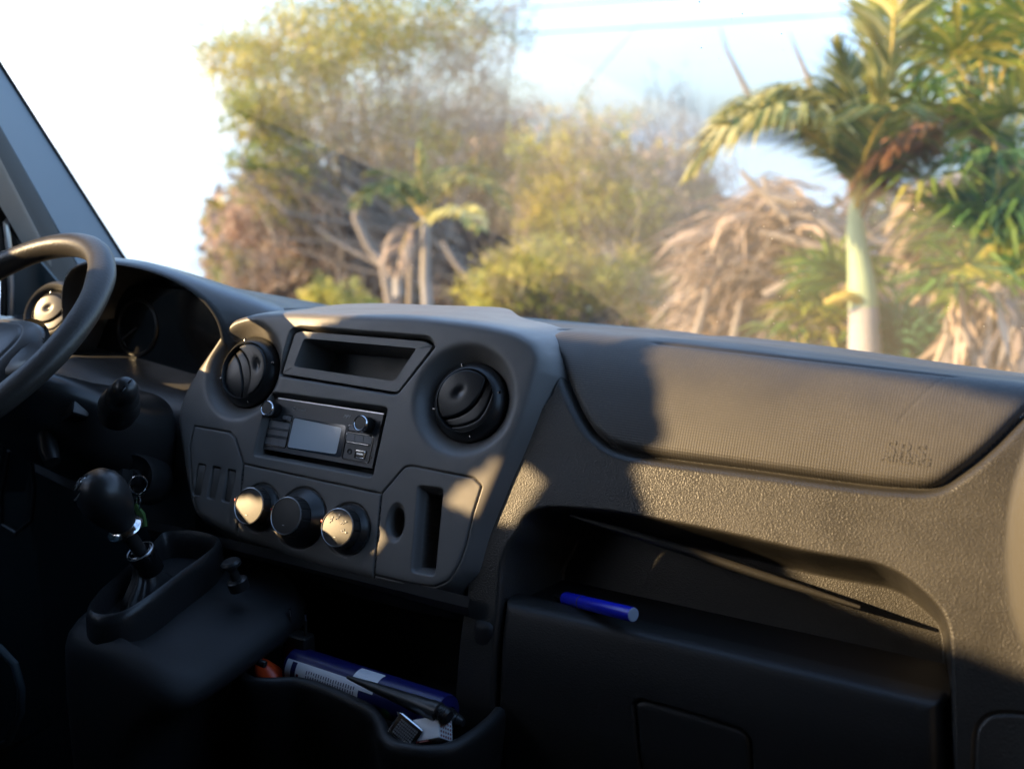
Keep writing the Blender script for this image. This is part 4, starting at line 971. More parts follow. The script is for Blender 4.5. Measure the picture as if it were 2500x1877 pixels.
pl = thing('charger_plug', 'black two-pin charger plug standing upright in the bin', 'plug')
p0 = at(731, 1590, -.085)
bm = bmesh.new(); box(bm, (0, 0, 0), (.036, .022, .050), .004, 3); obj('plug_body', bm, M['smooth'], pl, mx=Matrix.Translation(p0))
for dx in (-.0125, .0125):
    bm = bmesh.new(); tube(bm, [(dx*.92, 0, .02), (dx, 0, .046)], .0021, 12); pn = obj('pin_sleeve', bm, M['rubber'], pl, mx=Matrix.Translation(p0))
    bm = bmesh.new(); tube(bm, [(dx, 0, .046), (dx, 0, .0545)], .0019, 12); obj('pin_tip', bm, M['chrome'], pn, mx=Matrix.Translation(p0))
sc = thing('screwdriver', 'orange handled tool with thin black shaft and steel tip in the bin corner', 'tool')
a = at(652, 1640, -.125); b_ = at(632, 1598, -.120)
bm = bmesh.new(); tube(bm, [at(668, 1672, -.115), at(655, 1650, -.118), at(636, 1625, -.122), at(628, 1612, -.124)], [.020, .018, .012, .006], 14); obj('handle', bm, M['orange'], sc)
bm = bmesh.new(); tube(bm, [at(648, 1622, -.145), at(596, 1600, -.150)], [.0045, .0036], 14); obj('shaft', bm, M['smooth'], sc)
bm = bmesh.new(); tube(bm, [at(600, 1604, -.151), at(584, 1592, -.152)], .0016, 10); obj('tip', bm, M['chrome'], sc)

bx = thing('white_case', 'white plastic case with pierced end panel at the front of the bin', 'case')
BM_ = Matrix.Translation(at(1044, 1786, -.155)) @ Matrix.Rotation(R(12), 4, 'Z') @ Matrix.Rotation(R(-20), 4, 'Y') @ Matrix.Rotation(R(-40), 4, 'X')
bm = bmesh.new(); box(bm, (0, 0, 0), (.046, .030, .024), .002, 2); obj('case_body', bm, M['whitepl'], bx, mx=BM_)
bm = bmesh.new(); box(bm, (-.004, -.009, -.0126), (.024, .010, .002)); obj('red_strip', bm, M['darkred'], bx, mx=BM_)
for i in range(5):
    for j in range(5):
        bm = bmesh.new(); lathe(bm, [(0, .0003), (.0014, .0003), (.0014, 0)], 8); obj('pierced_hole', bm, M['darkred'], bx, mx=BM_ @ Matrix.Translation((.0231, -.011+.0052*i, -.009+.0045*j)) @ Matrix.Rotation(R(90), 4, 'Y'))
li = thing('metal_lighter', 'small silver knurled metal lighter beside the white case', 'lighter')
LM_ = Matrix.Translation(at(992, 1784, -.172)) @ Matrix.Rotation(R(25), 4, 'Y') @ Matrix.Rotation(R(-35), 4, 'X')
bm = bmesh.new(); box(bm, (0, 0, 0), (.034, .012, .026), .003, 3); obj('lighter_body', bm, M['chrome'], li, mx=LM_)
for i in range(9):
    for j in range(6):
        bm = bmesh.new(); box(bm, (-.010+.0027*i, -.0064, -.008+.003*j), (.0018, .0012, .002)); obj('knurl', bm, M['satin'], li, mx=LM_)

# ================================================================== OUTSIDE
GZ = -1.55
def foliage_mat(name, rough=.6, trans=.35):
    m = bpy.data.materials.new(name); m.use_nodes = True; n = m.node_tree; b = n.nodes['Principled BSDF']; b.inputs['Roughness'].default_value = rough
    va_ = n.nodes.new('ShaderNodeVertexColor'); va_.layer_name = 'col'; n.links.new(va_.outputs[0], b.inputs['Base Color'])
    tl = n.nodes.new('ShaderNodeBsdfTranslucent'); n.links.new(va_.outputs[0], tl.inputs[0]); ms = n.nodes.new('ShaderNodeMixShader'); ms.inputs[0].default_value = trans
    n.links.new(b.outputs[0], ms.inputs[1]); n.links.new(tl.outputs[0], ms.inputs[2]); n.links.new(ms.outputs[0], n.nodes['Material Output'].inputs[0]); return m
M['leaf'] = foliage_mat('leaves'); M['dry'] = foliage_mat('dry leaves', .8, .15)
M['bark'] = mat('pale grey bark', (.30, .25, .20), .9, bump=('noise', 20, .6, .02), noisecol=.35, scale=6)
M['barkdark'] = mat('brown bark', (.16, .12, .09), .9, bump=('noise', 20, .6, .02), noisecol=.4, scale=6)
M['crownshaft'] = mat('waxy green crownshaft', (.38, .45, .25), .5, noisecol=.2, scale=5)
M['palmtrunk'] = mat('ringed grey palm trunk', (.42, .38, .34), .85, bump=('noise', 15, .5, .01), noisecol=.2, scale=5)
M['rachis'] = mat('yellow palm midrib', (.50, .36, .07), .5)
M['ground'] = mat('dry verge soil and grass', (.22, .18, .12), .95, bump=('noise', 3, .8, .05), noisecol=.5, scale=1.2)
M['sea'] = mat('pale sea', (.30, .38, .42), .12, bump=('noise', .4, .3, .3))
M['wire'] = mat('wire', (.15, .16, .18), .6)
# ground: terrace beside the road, falling away to a sea added to mirror the white sky
def ground():
    xs = np.r_[np.linspace(-400, -30, 14), np.linspace(-28, 28, 70), np.linspace(30, 400, 14)]; ys = np.r_[np.linspace(-400, -20, 10), np.linspace(-18, 40, 70), np.linspace(44, 400, 12)]
    x, y = np.meshgrid(xs, ys, indexing='ij')
    # edge of the terrace runs diagonally; beyond it on the left the land drops
    edge = (x*-.55+y*.83); z = GZ-6.5*sst(edge, 9.5, 17)*sst(-x, 1.5, 5.5)-.12*0
    z = z - 6.5*sst(y, 24, 40)*sst(x, -6, 0)*0.9 + .08*np.sin(x*1.7)*np.cos(y*1.3)*(np.abs(x) < 30)
    r = np.hypot(x, y); z = np.where(r > 120, z-6.0*sst(r, 120, 260), z)
    struct(grid_obj('ground', np.stack([x, y, z], -1), np.ones(x.shape, bool), M['ground'], None))
    bm = bmesh.new(); bmesh.ops.create_grid(bm, x_segments=8, y_segments=8, size=6000); bmesh.ops.translate(bm, verts=bm.verts, vec=(0, 0, GZ-6.2))
    struct(obj('sea', bm, M['sea']))
ground()

def ptat(px, py, dist):          # point of the place at a distance from the viewpoint
    d = ray(px, py).normalized(); return CAMP + d*dist
def leaf_quads(C, size, aspect=.5, droop=0):
    n = len(C); d = rng.normal(size=(n, 3)); d[:, 2] -= droop; d /= np.linalg.norm(d, axis=1)[:, None]
    e = np.cross(d, rng.normal(size=(n, 3))); e /= np.linalg.norm(e, axis=1)[:, None]
    s = size*rng.uniform(.6, 1.4, (n, 1)); a = d*s; b = e*s*aspect*.5
    return np.stack([C, C+a*.5+b, C+a, C+a*.5-b], 1)
def pal(cols, n, k=1.9):
    cols = np.array(cols)*k; c = cols[rng.integers(0, len(cols), n)]; return np.clip(c*rng.uniform(.75, 1.25, (n, 1)), 0, 1)
GREEN = [(.20, .20, .03), (.26, .22, .03), (.13, .16, .03), (.30, .24, .04), (.10, .12, .03)]
TAN = [(.42, .31, .22), (.34, .25, .18), (.50, .38, .27), (.24, .19, .15), (.16, .13, .11), (.28, .24, .20)]
YGREEN = [(.32, .29, .07), (.25, .25, .06), (.36, .30, .09), (.18, .19, .06), (.27, .23, .14)]
GREY = [(.27, .22, .18), (.34, .27, .21), (.22, .20, .19), (.27, .23, .12)]
BROWN = [(.34, .23, .16), (.27, .18, .13), (.38, .28, .20), (.21, .16, .12)]
def tree(name, label, cat, blobs, base, trunk_r, bark, ntw=60, twig_r=.012, group=None, extra=None, lean=None):
    """blobs: (px,py,rx,rz,dist,count,size,palette) ellipsoid leaf clumps; branches run from the trunk into them"""
    t = thing(name, label, cat, group)
    Q = []; Cc = []; cents = []
    for px, py, rx, rz, dist, cnt, size, palt in blobs:
        cnt = int(cnt*2.1); size *= .72
        c = np.array(ptat(px, py, dist)); sx = rx*dist/2600; sz = rz*dist/2600; cents.append((c, sx, sz))
        k = max(6, cnt//55); sub = rng.normal(size=(k, 3)); sub /= np.linalg.norm(sub, axis=1)[:, None]; sub *= rng.uniform(.15, 1, (k, 1))**.6
        sub = sub*np.array([sx, sx*.8, sz]) + c
        pick = rng.integers(0, k, cnt); P = sub[pick]+rng.normal(size=(cnt, 3))*np.array([sx, sx, sz])*.13
        Q.append(leaf_quads(P, size)); base_c = pal(palt, k); Cc.append(np.clip(base_c[pick]*rng.uniform(.7, 1.3, (cnt, 1)), 0, 1))
    me = quads_mesh('foliage', np.concatenate(Q), np.concatenate(Cc)); f = link('foliage', me, M['leaf'], t, False); f['kind'] = 'stuff'
    b0 = ptat(*base); b0.z = GZ-.05; spread = max(sx for _, sx, _ in cents)*.9
    top = Vector(np.mean([c for c, _, _ in cents], 0)); fork = b0.lerp(top, .45)
    bm = bmesh.new(); tube(bm, [b0, b0.lerp(fork, .5)+Vector((.06, .03, 0)), fork], [trunk_r, trunk_r*.85, trunk_r*.7], 10); obj('trunk', bm, bark, t)
    bm = bmesh.new()
    stems = [Vector((rng.uniform(-1, 1)*spread, rng.uniform(-.5, .5)*spread, 0)) for _ in range(6)]
    for i in range(int(ntw*1.5)):
        c, sx, sz = cents[i % len(cents)]
        e = Vector(c+rng.normal(size=3)*np.array([sx, sx, sz])*.55); dx = stems[i % 6]; st0 = b0.lerp(fork, rng.uniform(.25, 1))+dx*rng.uniform(.3, 1); mid = st0.lerp(e, .5)+Vector(rng.normal(size=3))*.12*(e-st0).length
        r0 = twig_r*rng.uniform(.35, 1.0)**1.5*1.6; tube(bm, [st0, st0.lerp(mid, .5)+Vector(rng.normal(size=3))*.03, mid, mid.lerp(e, .6)+Vector(rng.normal(size=3))*.06, e], [r0, r0*.85, r0*.6, r0*.4, r0*.15], 5, False)
    obj('branch', bm, bark, t)
    if extra: extra(t)
    return t
def K(p): return p*1.1302        # displayed -> source pixels
# big tree, left of centre
big = [(K(600), K(150), 190, 130, 11.5, 2600, .075, YGREEN), (K(720), K(90), 230, 130, 11.8, 3000, .07, GREEN), (K(850), K(40), 260, 120, 12, 2600, .065, GREEN), (K(1010), K(60), 170, 150, 12, 1900, .055, GREY), (K(960), K(190), 200, 140, 12, 2300, .055, GREY), (K(560), K(250), 120, 70, 11.4, 900, .07, GREEN), (K(740), K(280), 230, 110, 11.8, 2600, .06, GREY+YGREEN), (K(620), K(330), 140, 90, 11.5, 1100, .06, GREEN), (K(880), K(320), 220, 120, 11.8, 2400, .06, GREEN+GREY), (K(540), K(355), 90, 25, 11.2, 260, .06, GREEN)]
def bare(t):                      # pale dead limb in front of the big tree
    pass
tree('broadleaf_tree', 'tall yellow-green broadleaf tree with thin twigs left of centre', 'tree', big, (K(860), 900, 11.8), .10, M['bark'], 150, .016)
def limbs(name, label, lists, m, cat='dead tree'):
    t = thing(name, label, cat)
    for L_ in lists:
        bm = bmesh.new(); pts = [ptat(K(a), K(b_), d) for a, b_, d, r in L_]; tube(bm, pts, [r for _, _, _, r in L_], 8); obj('limb', bm, m, t)
    return t
limbs('dead_tree', 'bare pale forked dead tree behind the small palm', [[(850, 690, 10.5, .055), (828, 570, 10.5, .05), (795, 530, 10.5, .045), (768, 470, 10.5, .04), (775, 430, 10.4, .03), (740, 405, 10.4, .015)], [(828, 575, 10.5, .03), (740, 530, 10.6, .022), (680, 490, 10.6, .012)], [(1075, 700, 10.5, .04), (1030, 620, 10.4, .035), (985, 570, 10.4, .03), (955, 520, 10.4, .02)], [(850, 690, 10.5, .05), (858, 590, 10.5, .045), (872, 510, 10.5, .035)]], M['bark'])
tree('dry_bush', 'brown dry bush at the left end of the thicket', 'bush', [(K(520), K(500), 90, 70, 12.5, 1500, .06, BROWN), (K(600), K(560), 150, 90, 12.3, 2400, .06, BROWN+GREY), (K(500), K(590), 70, 80, 12.4, 900, .06, BROWN+GREEN), (K(690), K(480), 130, 80, 12.2, 1600, .06, BROWN+GREEN), (K(640), K(420), 160, 60, 12.0, 1500, .055, GREEN+BROWN), (K(740), K(620), 160, 90, 12.2, 2000, .06, BROWN+GREY)], (K(600), 900, 12.4), .05, M['barkdark'], 90, .012)
tree('leafy_shrub', 'low yellow-green shrub just above the dashboard hood', 'bush', [(K(740), K(650), 90, 60, 8.5, 900, .05, YGREEN), (K(690), K(640), 60, 40, 8.5, 400, .05, YGREEN), (K(820), K(670), 70, 50, 8.6, 400, .05, YGREEN+BROWN)], (K(750), 900, 8.6), .03, M['barkdark'], 40, .008)
tree('olive_shrub', 'wispy olive-yellow shrub tree in the centre of the view', 'bush', [(K(1210), K(330), 130, 120, 11, 1500, .055, YGREEN+GREY), (K(1310), K(300), 110, 130, 11, 1200, .05, YGREEN+GREY), (K(1260), K(450), 200, 110, 11, 2400, .055, YGREEN+GREEN), (K(1400), K(400), 130, 150, 11.2, 1600, .05, GREY), (K(1180), K(430), 120, 110, 11, 1300, .055, GREEN+GREY)], (K(1290), 900, 11), .045, M['bark'], 130, .010)
tree('green_undergrowth_bush', 'bright green leafy bush under the olive shrub', 'bush', [(K(1120), K(590), 150, 80, 9.5, 1700, .055, YGREEN), (K(1230), K(600), 170, 110, 9.6, 2200, .055, YGREEN+GREEN), (K(1350), K(620), 130, 110, 9.7, 1500, .05, GREEN+GREY), (K(1060), K(640), 90, 50, 9.4, 600, .055, YGREEN)], (K(1200), 920, 9.6), .03, M['barkdark'], 90, .009)
tree('brown_thicket_bush', 'brown twiggy bush between the small palm and the olive shrub', 'bush', [(K(1060), K(270), 130, 80, 12.5, 1600, .05, GREY+BROWN), (K(1100), K(400), 160, 90, 12.4, 2000, .055, GREY+BROWN+GREEN), (K(1010), K(480), 150, 90, 12.2, 1600, .055, BROWN+GREY), (K(960), K(600), 200, 90, 12.2, 2000, .055, BROWN+GREY)], (K(1050), 920, 12.4), .05, M['barkdark'], 140, .011)
tree('bare_sapling', 'bare grey sapling with upright twigs right of the olive shrub', 'tree', [(K(1450), K(300), 90, 220, 12, 700, .045, GREY), (K(1510), K(430), 110, 150, 12, 1500, .05, GREY+BROWN), (K(1400), K(520), 120, 100, 12, 1200, .05, GREY+YGREEN), (K(1540), K(560), 120, 110, 12, 1500, .05, GREY+BROWN)], (K(1450), 920, 12), .03, M['bark'], 150, .010)
# backing thicket that closes the gaps low down
def thicket():
    cnt = 46000; px = rng.uniform(K(450), 2750, cnt); lowb = 930; topv = np.interp(px, [K(430), K(500), K(600), K(900), K(1150), K(1480), K(1550), K(1640), K(1990), 2750], [K(470), K(400), K(330), K(290), K(290), K(330), K(430), K(500), K(400), K(300)])
    py = topv+(lowb-topv)*rng.uniform(0, 1, cnt)**.8+rng.normal(0, 12, cnt); dist = rng.uniform(13.2, 15.5, cnt)
    P = np.array([tuple(ptat(a, b_, c)) for a, b_, c in zip(px, py, dist)])
    me = quads_mesh('undergrowth', leaf_quads(P, .16, .6), pal(BROWN+GREY+GREEN+GREY+[(.08, .07, .06)]*3, cnt)); o = link('undergrowth', me, M['leaf'], None, False); o['kind'] = 'stuff'
thicket()

# palms
def frond(pts, nl, ll, w, palt, par, droop=.5, name='frond', rr=.012, m=None, up=0):
    """pts: 3D control points of the midrib; leaflets on both sides"""
    q = catmull(np.array([tuple(p) for p in pts]), 10); n = len(q); seg_ = np.r_[0, np.cumsum(np.linalg.norm(np.diff(q, axis=0), axis=1))]
    bm = bmesh.new(); tube(bm, [Vector(p) for p in q[::4]], [rr*(1-.8*i/max(1, len(q[::4])-1)) for i in range(len(q[::4]))], 6, False)
    f = obj(name, bm, m or M['rachis'], par)
    V = []; 
    for i in range(nl):
        u = .18+.82*i/nl; s_ = u*seg_[-1]; p = np.array([np.interp(s_, seg_, q[:, k]) for k in range(3)]); p2 = np.array([np.interp(min(seg_[-1], s_+.05), seg_, q[:, k]) for k in range(3)]); p1 = np.array([np.interp(s_-.05, seg_, q[:, k]) for k in range(3)])
        d = p2-p1; d /= np.linalg.norm(d)+1e-9; side = np.cross(d, [0, 0, 1.]); side /= np.linalg.norm(side)+1e-9; upw = np.cross(side, d)
        for sg_ in (-1, 1):
            L_ = ll*(math.sin(math.pi*min(1, u*.85+.12))**.6)*rng.uniform(.8, 1.1)
            dr = side*sg_*.75+d*.65+upw*(.25+up)+rng.normal(0, .1, 3); dr /= np.linalg.norm(dr)
            a = p; b_ = p+dr*L_*.5; c = b_+(dr+np.array([0, 0, -droop*1.6]))/np.linalg.norm(dr+np.array([0, 0, -droop*1.6]))*L_*.5
            wv = np.cross(dr, upw+rng.normal(0, .3, 3)); wv = wv/np.linalg.norm(wv)*w*.5
            V.append([a-wv*.4, b_-wv, b_+wv, a+wv*.4]); V.append([b_-wv, c-wv*.1, c+wv*.1, b_+wv])
    V = np.array(V); c_ = pal(palt, len(V)//2, 1.25); me = quads_mesh('leaflets', V, np.repeat(c_, 2, 0)); lf = link('leaflets', me, M['leaf'], f, False); lf['kind'] = 'stuff'
    return f
def PL(*a): return [ptat(K(x), K(y), d) for x, y, d in a]
DKG = [(.06, .10, .03), (.09, .13, .03), (.14, .16, .03), (.20, .18, .04)]
YEL = [(.50, .44, .13), (.42, .36, .10), (.55, .50, .22), (.30, .30, .08)]
ORB = [(.34, .15, .06), (.26, .12, .06), (.38, .20, .09), (.18, .12, .05)]
palm = thing('palm_tree', 'palm with smooth pale green crownshaft and arching fronds on the right', 'palm tree')
D = 5.2
bm = bmesh.new(); tube(bm, PL((1876, 1500, D), (1872, 860, D), (1868, 760, D), (1866, 670, D), (1864, 645, D)), [.095, .082, .076, .066, .060], 24); obj('trunk', bm, M['palmtrunk'], palm)
for yy in range(8):
    bm = bmesh.new(); p = ptat(K(1864+yy*1.6), K(668+yy*19), D); lathe(bm, [(.0665+.0018*yy, -.004), (.0695+.0018*yy, 0), (.0665+.0018*yy, .004)], 28); obj('trunk_ring', bm, M['palmtrunk'], palm, mx=Matrix.Translation(p))
bm = bmesh.new(); tube(bm, PL((1866, 668, D), (1864, 640, D), (1860, 600, D), (1853, 540, D), (1848, 490, D), (1850, 450, D), (1854, 425, D)), [.064, .070, .060, .047, .042, .034, .02], 24); obj('crownshaft', bm, M['crownshaft'], palm)
frond(PL((1850, 470, D), (1835, 380, D), (1775, 305, D-.1), (1690, 268, D-.2), (1590, 290, D-.3), (1500, 370, D-.3)), 150, .42, .022, DKG+YEL, palm, .55, rr=.020)
frond(PL((1852, 460, D), (1860, 370, D+.2), (1830, 270, D+.3), (1740, 220, D+.3), (1640, 230, D+.2), (1560, 280, D+.1)), 130, .42, .022, YEL+DKG[:2], palm, .4, rr=.018)
frond(PL((1854, 460, D), (1880, 340, D), (1905, 230, D), (1925, 120, D), (1932, 10, D), (1915, -40, D)), 120, .34, .024, YEL+YEL+DKG[2:], palm, .15, rr=.018, up=-.1)
frond(PL((1852, 450, D), (1850, 350, D+.2), (1860, 250, D+.3), (1830, 150, D+.4), (1800, 90, D+.4)), 100, .32, .022, YEL+DKG, palm, .15, rr=.014)
frond(PL((1856, 480, D), (1895, 400, D-.1), (1940, 345, D-.2), (2010, 280, D-.3)), 90, .30, .022, ORB, palm, .9, rr=.016, m=M['barkdark'])
frond(PL((1854, 465, D), (1890, 370, D+.3), (1950, 290, D+.5), (2030, 250, D+.6), (2110, 290, D+.6)), 120, .38, .022, DKG+ORB[:2], palm, .6, rr=.016)
frond(PL((1850, 455, D), (1865, 350, D-.3), (1900, 270, D-.5), (1930, 240, D-.9)), 60, .34, .020, DKG, palm, .5, rr=.014)
bm = bmesh.new(); tube(bm, PL((1862, 650, D-.05), (1835, 640, D-.08), (1805, 645, D-.1), (1780, 655, D-.1)), [.02, .026, .022, .01], 10); obj('flower_bract', bm, M['rachis'], palm)

p2 = thing('young_palm', 'small green palm with slender pale trunks left of centre', 'palm tree')
D = 8.6
bm = bmesh.new(); tube(bm, PL((925, 1100, D), (925, 690, D), (918, 600, D), (920, 500, D), (918, 470, D)), [.07, .055, .042, .036, .03], 16); obj('trunk', bm, M['palmtrunk'], p2)
bm = bmesh.new(); tube(bm, PL((888, 1100, D+.2), (886, 690, D+.2), (888, 600, D+.2), (890, 520, D+.1)), [.045, .035, .03, .02], 12); obj('trunk', bm, M['bark'], p2)
bm = bmesh.new(); tube(bm, PL((862, 640, D), (858, 590, D), (866, 550, D), (880, 515, D)), [.05, .035, .03, .02], 12); obj('dry_sheath', bm, M['palmtrunk'], p2)
for P_, pl_, dr in ((((918, 470, D), (870, 410, D), (810, 415, D-.2), (760, 450, D-.3)), DKG, .5), (((918, 470, D), (960, 420, D), (1030, 390, D-.2), (1100, 450, D-.3)), DKG+YEL[:1], .5), (((918, 470, D), (912, 400, D), (906, 360, D), (900, 310, D)), [(.12, .19, .05), (.18, .20, .06)], .25), (((918, 470, D), (880, 430, D+.3), (850, 380, D+.5), (790, 375, D+.6)), DKG, .5), (((918, 470, D), (950, 390, D+.3), (990, 370, D+.5), (1080, 375, D+.6)), DKG, .5), (((918, 475, D), (960, 470, D-.4), (1000, 455, D-.8), (1040, 500, D-1)), YEL, .5), (((918, 478, D), (885, 500, D-.1), (865, 545, D-.2), (858, 590, D-.2)), TAN, .8)):
    frond(PL(*P_), 40, .26, .035, pl_, p2, dr, rr=.014)
bm = bmesh.new(); tube(bm, PL((912, 420, D-.05), (906, 375, D-.1), (900, 325, D-.1)), [.016, .012, .005], 8); obj('new_spear', bm, M['rachis'], p2)

# right-hand stand of fan palms
def fan(c, dirv, size, nseg, palt, par, petiole=None, droop=.45, w=.026):
    nseg = int(nseg*1.7)
    dirv = dirv.normalized(); side = dirv.cross(Vector((0, 0, 1))).normalized() if abs(dirv.z) < .95 else Vector((1, 0, 0)); upw = side.cross(dirv)
    V = []
    for i in range(nseg):
        a = R(-125+250*i/(nseg-1)+rng.uniform(-5, 5)); d = dirv*math.cos(a)+side*math.sin(a)+upw*rng.uniform(-.2, .2); d.normalize(); L_ = size*rng.uniform(.75, 1.1)
        m_ = c+d*L_*.6; d2 = (d+Vector((0, 0, -droop*1.5))).normalized(); e = m_+d2*L_*.4; wv = d.cross(upw+Vector(rng.normal(0, .3, 3))).normalized()*w*.5
        V.append([c-wv*.3, m_-wv, m_+wv, c+wv*.3]); V.append([m_-wv, e-wv*.1, e+wv*.1, m_+wv])
    V = np.array([[tuple(p) for p in q_] for q_ in V]); c_ = np.repeat(pal(palt, nseg, 1.35), 2, 0); me = quads_mesh('fan_leaf', V, c_); f = link('fan_leaf', me, M['leaf'], par, False)
    return f
FG = [(.06, .14, .03), (.10, .18, .03), (.16, .22, .04), (.05, .11, .04)]; FY = [(.26, .28, .04), (.34, .30, .05), (.16, .22, .03)]
def fanpalm(name, label, leaves, trunk, dead):
    t = thing(name, label, 'palm tree')
    bm = bmesh.new(); tube(bm, PL(*trunk[0]), trunk[1], 14); obj('trunk', bm, M['barkdark'], t)
    hub = ptat(K(trunk[0][-1][0]), K(trunk[0][-1][1]), trunk[0][-1][2])
    for x, y, d, s_, pa_ in leaves:
        c = ptat(K(x), K(y), d); dv = (c-hub)+Vector((0, 0, .15)); bm = bmesh.new(); tube(bm, [hub, hub.lerp(c, .5)+Vector((0, 0, .04)), c], .008, 6); obj('petiole', bm, M['rachis'], t)
        fan(c, dv, s_, 17, pa_, t)
    if dead:
        for x0_, x1_, y0_, y1_, d, cnt, pal_ in dead:
            V = []
            for _ in range(cnt):
                p = ptat(K(rng.uniform(x0_, x1_)), K(rng.uniform(y0_, y1_)), d+rng.uniform(-.3, .3)); dv = Vector((rng.normal(0, .45), rng.normal(0, .4), -1)).normalized(); L_ = rng.uniform(.15, .45); wv = dv.cross(Vector(rng.normal(0, 1, 3))).normalized()*rng.uniform(.010, .028)
                V.append([tuple(p-wv*.3), tuple(p+dv*L_*.5-wv), tuple(p+dv*L_*.5+wv), tuple(p+wv*.3)]); V.append([tuple(p+dv*L_*.5-wv), tuple(p+dv*L_-wv*.1), tuple(p+dv*L_+wv*.1), tuple(p+dv*L_*.5+wv)])
            me = quads_mesh('dead_frond_skirt', np.array(V), np.repeat(pal(pal_, cnt, 1.15), 2, 0)); o = link('dead_frond_skirt', me, M['dry'], t, False); o['kind'] = 'stuff'
    return t
ux = [(2140, 130), (2070, 110), (2200, 20), (2010, 130), (2190, 240), (2050, 300), (2150, 330), (2000, 380), (2100, 400), (2230, 430), (1990, 290), (2020, 60), (2100, 40), (2180, 90), (2060, 160), (2150, 180), (2220, 200), (2000, 230), (2090, 260), (2180, 290), (2030, 330), (2120, 350), (2210, 380), (2060, 420), (2160, 440), (2240, 60), (2250, 300)]
fanpalm('fan_palm', 'tall dense fan palm rising at the right edge', [(x, y, 5.6+rng.uniform(-.5, .6), .42, FY if i % 3 else FG) for i, (x, y) in enumerate(ux)], [((2160, 1400, 5.8), (2150, 700, 5.8), (2140, 300, 5.8)), [.14, .12, .10]], [(2030, 2240, 430, 800, 5.5, 420, TAN), (1960, 2060, 380, 520, 6.3, 160, TAN)])
fanpalm('fan_palm', 'lower fan palm with drooping green leaves at the right edge above brown skirts', [(x, y, 4.9+rng.uniform(-.3, .4), .34, FG if i % 2 else FY) for i, (x, y) in enumerate([(2060, 480), (2130, 500), (2190, 540), (2090, 570), (2160, 610), (2060, 620), (2220, 640), (2110, 660), (2200, 470)])], [((2170, 1400, 5.1), (2160, 800, 5.1), (2150, 620, 5.1)), [.09, .08, .07]], [(2040, 2240, 600, 830, 4.9, 260, TAN)])
fanpalm('fan_palm', 'small fan palm with spiky leaves low beside the palm trunk', [(x, y, 5.6+rng.uniform(-.2, .3), .30, FY if i % 2 else FG) for i, (x, y) in enumerate([(1800, 590), (1760, 620), (1840, 600), (1740, 680), (1790, 670), (1830, 690), (1710, 720), (1770, 730), (1840, 740)])], [((1800, 1400, 5.8), (1800, 800, 5.8), (1800, 700, 5.8)), [.07, .06, .05]], [(1640, 1740, 700, 780, 5.6, 60, TAN)])
fanpalm('fan_palm', 'young blue-green fan palm low on the right of the palm trunk', [(x, y, 5.3, .24, [(.05, .15, .08), (.07, .18, .10)]) for x, y in ((1920, 745), (1960, 755), (1990, 735), (1940, 720), (2020, 760))], [((1960, 1400, 5.4), (1960, 900, 5.4), (1960, 790, 5.4)), [.05, .04, .03]], None)
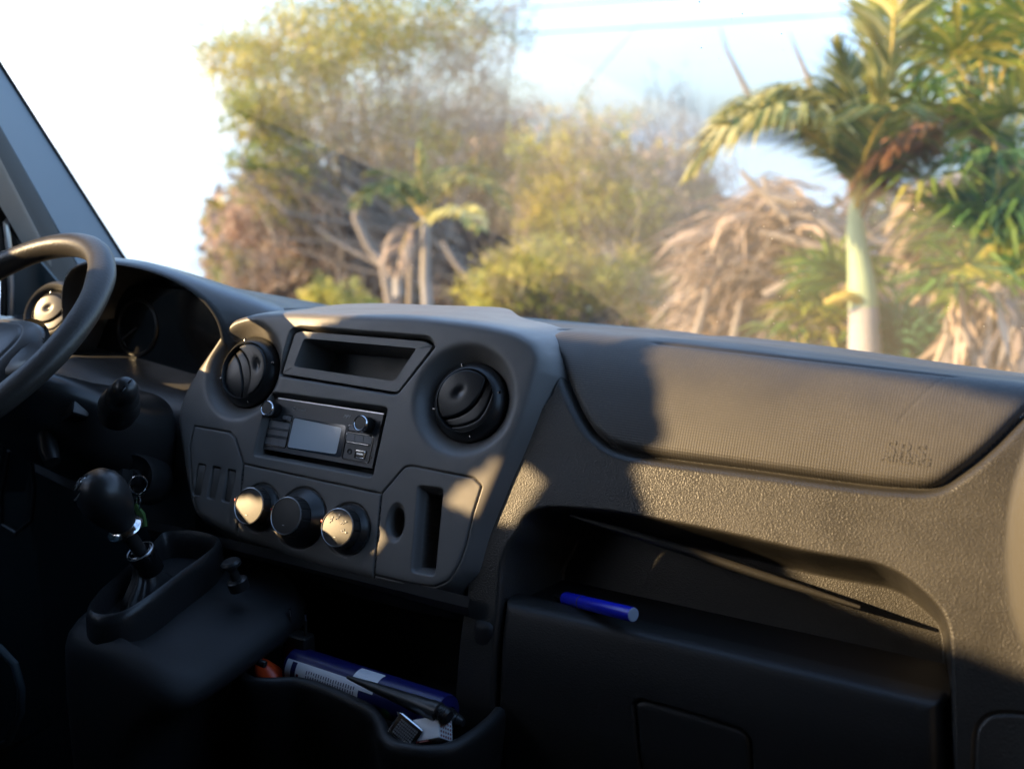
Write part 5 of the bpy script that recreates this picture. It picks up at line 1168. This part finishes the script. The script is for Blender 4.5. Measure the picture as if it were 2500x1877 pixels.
# heap of dead tan fronds
dead = thing('dead_palm', 'collapsed dead palm buried in a heap of dry tan fronds', 'dead palm')
V = []; cc = []
for _ in range(5200):
    u = rng.uniform(0, 1); cx_ = rng.uniform(1500, 1850); topy = np.interp(cx_, [1480, 1560, 1640, 1700, 1760, 1850], [500, 470, 400, 380, 440, 520]); y_ = topy+(790-topy)*rng.uniform(0, 1)
    p = ptat(K(cx_), K(y_), 7.6+rng.uniform(-.6, .8)); ang = R(rng.normal(-95, 60)) if y_ > 600 else R(rng.uniform(-200, 20)); rt = Vector((math.cos(YAW), math.sin(YAW), 0))
    dv = (rt*math.cos(ang)+Vector((0, 0, 1))*math.sin(ang)+Vector((0, rng.normal(0, .4), 0))).normalized(); L_ = rng.uniform(.10, .50); wv = dv.cross(Vector(rng.normal(0, 1, 3))).normalized()*rng.uniform(.004, .015)
    e1 = p+dv*L_*.5; e2 = e1+(dv+Vector((0, 0, -.5))).normalized()*L_*.5
    V.append([tuple(p-wv*.4), tuple(e1-wv), tuple(e1+wv), tuple(p+wv*.4)]); V.append([tuple(e1-wv), tuple(e2-wv*.2), tuple(e2+wv*.2), tuple(e1+wv)])
me = quads_mesh('dry_fronds', np.array(V), np.repeat(pal(TAN, len(V)//2, 1.15), 2, 0)); o = link('dry_fronds', me, M['dry'], dead, False); o['kind'] = 'stuff'
for L_ in ([(1480, 790), (1510, 700), (1530, 620)], [(1570, 800), (1590, 700), (1600, 650)], [(1830, 560), (1720, 520), (1640, 500)], [(1700, 470), (1660, 430), (1650, 380)], [(1650, 640), (1740, 590), (1800, 560)], [(1840, 540), (1760, 470), (1700, 460)], [(1720, 440), (1650, 420), (1600, 370)]):
    bm = bmesh.new(); tube(bm, [ptat(K(a), K(b_), 7.0) for a, b_ in L_], [.035, .028, .012], 8); obj('dead_stem', bm, M['bark'], dead)
bm = bmesh.new(); tube(bm, PL((1700, 1500, 7.8), (1690, 800, 7.8), (1690, 520, 7.8)), [.2, .18, .1], 14); obj('trunk', bm, M['barkdark'], dead)
t = thing('bare_sapling', 'thin bare leaning stem against the sky, left one of two', 'stem')
bm = bmesh.new(); tube(bm, PL((1640, 250, 9), (1600, 170, 9), (1570, 110, 9), (1555, 60, 9)), [.03, .022, .016, .005], 8); obj('stalk', bm, M['bark'], t)
t = thing('bare_sapling', 'pale bare leaning stem against the sky, right one of two', 'stem')
bm = bmesh.new(); tube(bm, PL((1775, 260, 8), (1750, 180, 8), (1720, 110, 8), (1705, 70, 8)), [.03, .022, .014, .004], 8); obj('stalk', bm, M['bark'], t)
# power lines
for a, b_, lab in (((-300, 90), (3000, -130), 'upper thin power line crossing the sky'), ((-300, 128), (3000, -40), 'lower thin power line crossing the sky')):
    p = ptat(a[0], a[1], 24); q_ = ptat(b_[0], b_[1], 24)
    bm = bmesh.new(); tube(bm, [p.lerp(q_, u)-Vector((0, 0, .25*math.sin(math.pi*u))) for u in np.linspace(0, 1, 9)], .017, 6); tag(obj('power_line', bm, M['wire']), lab, 'power line', 'power lines in the sky')
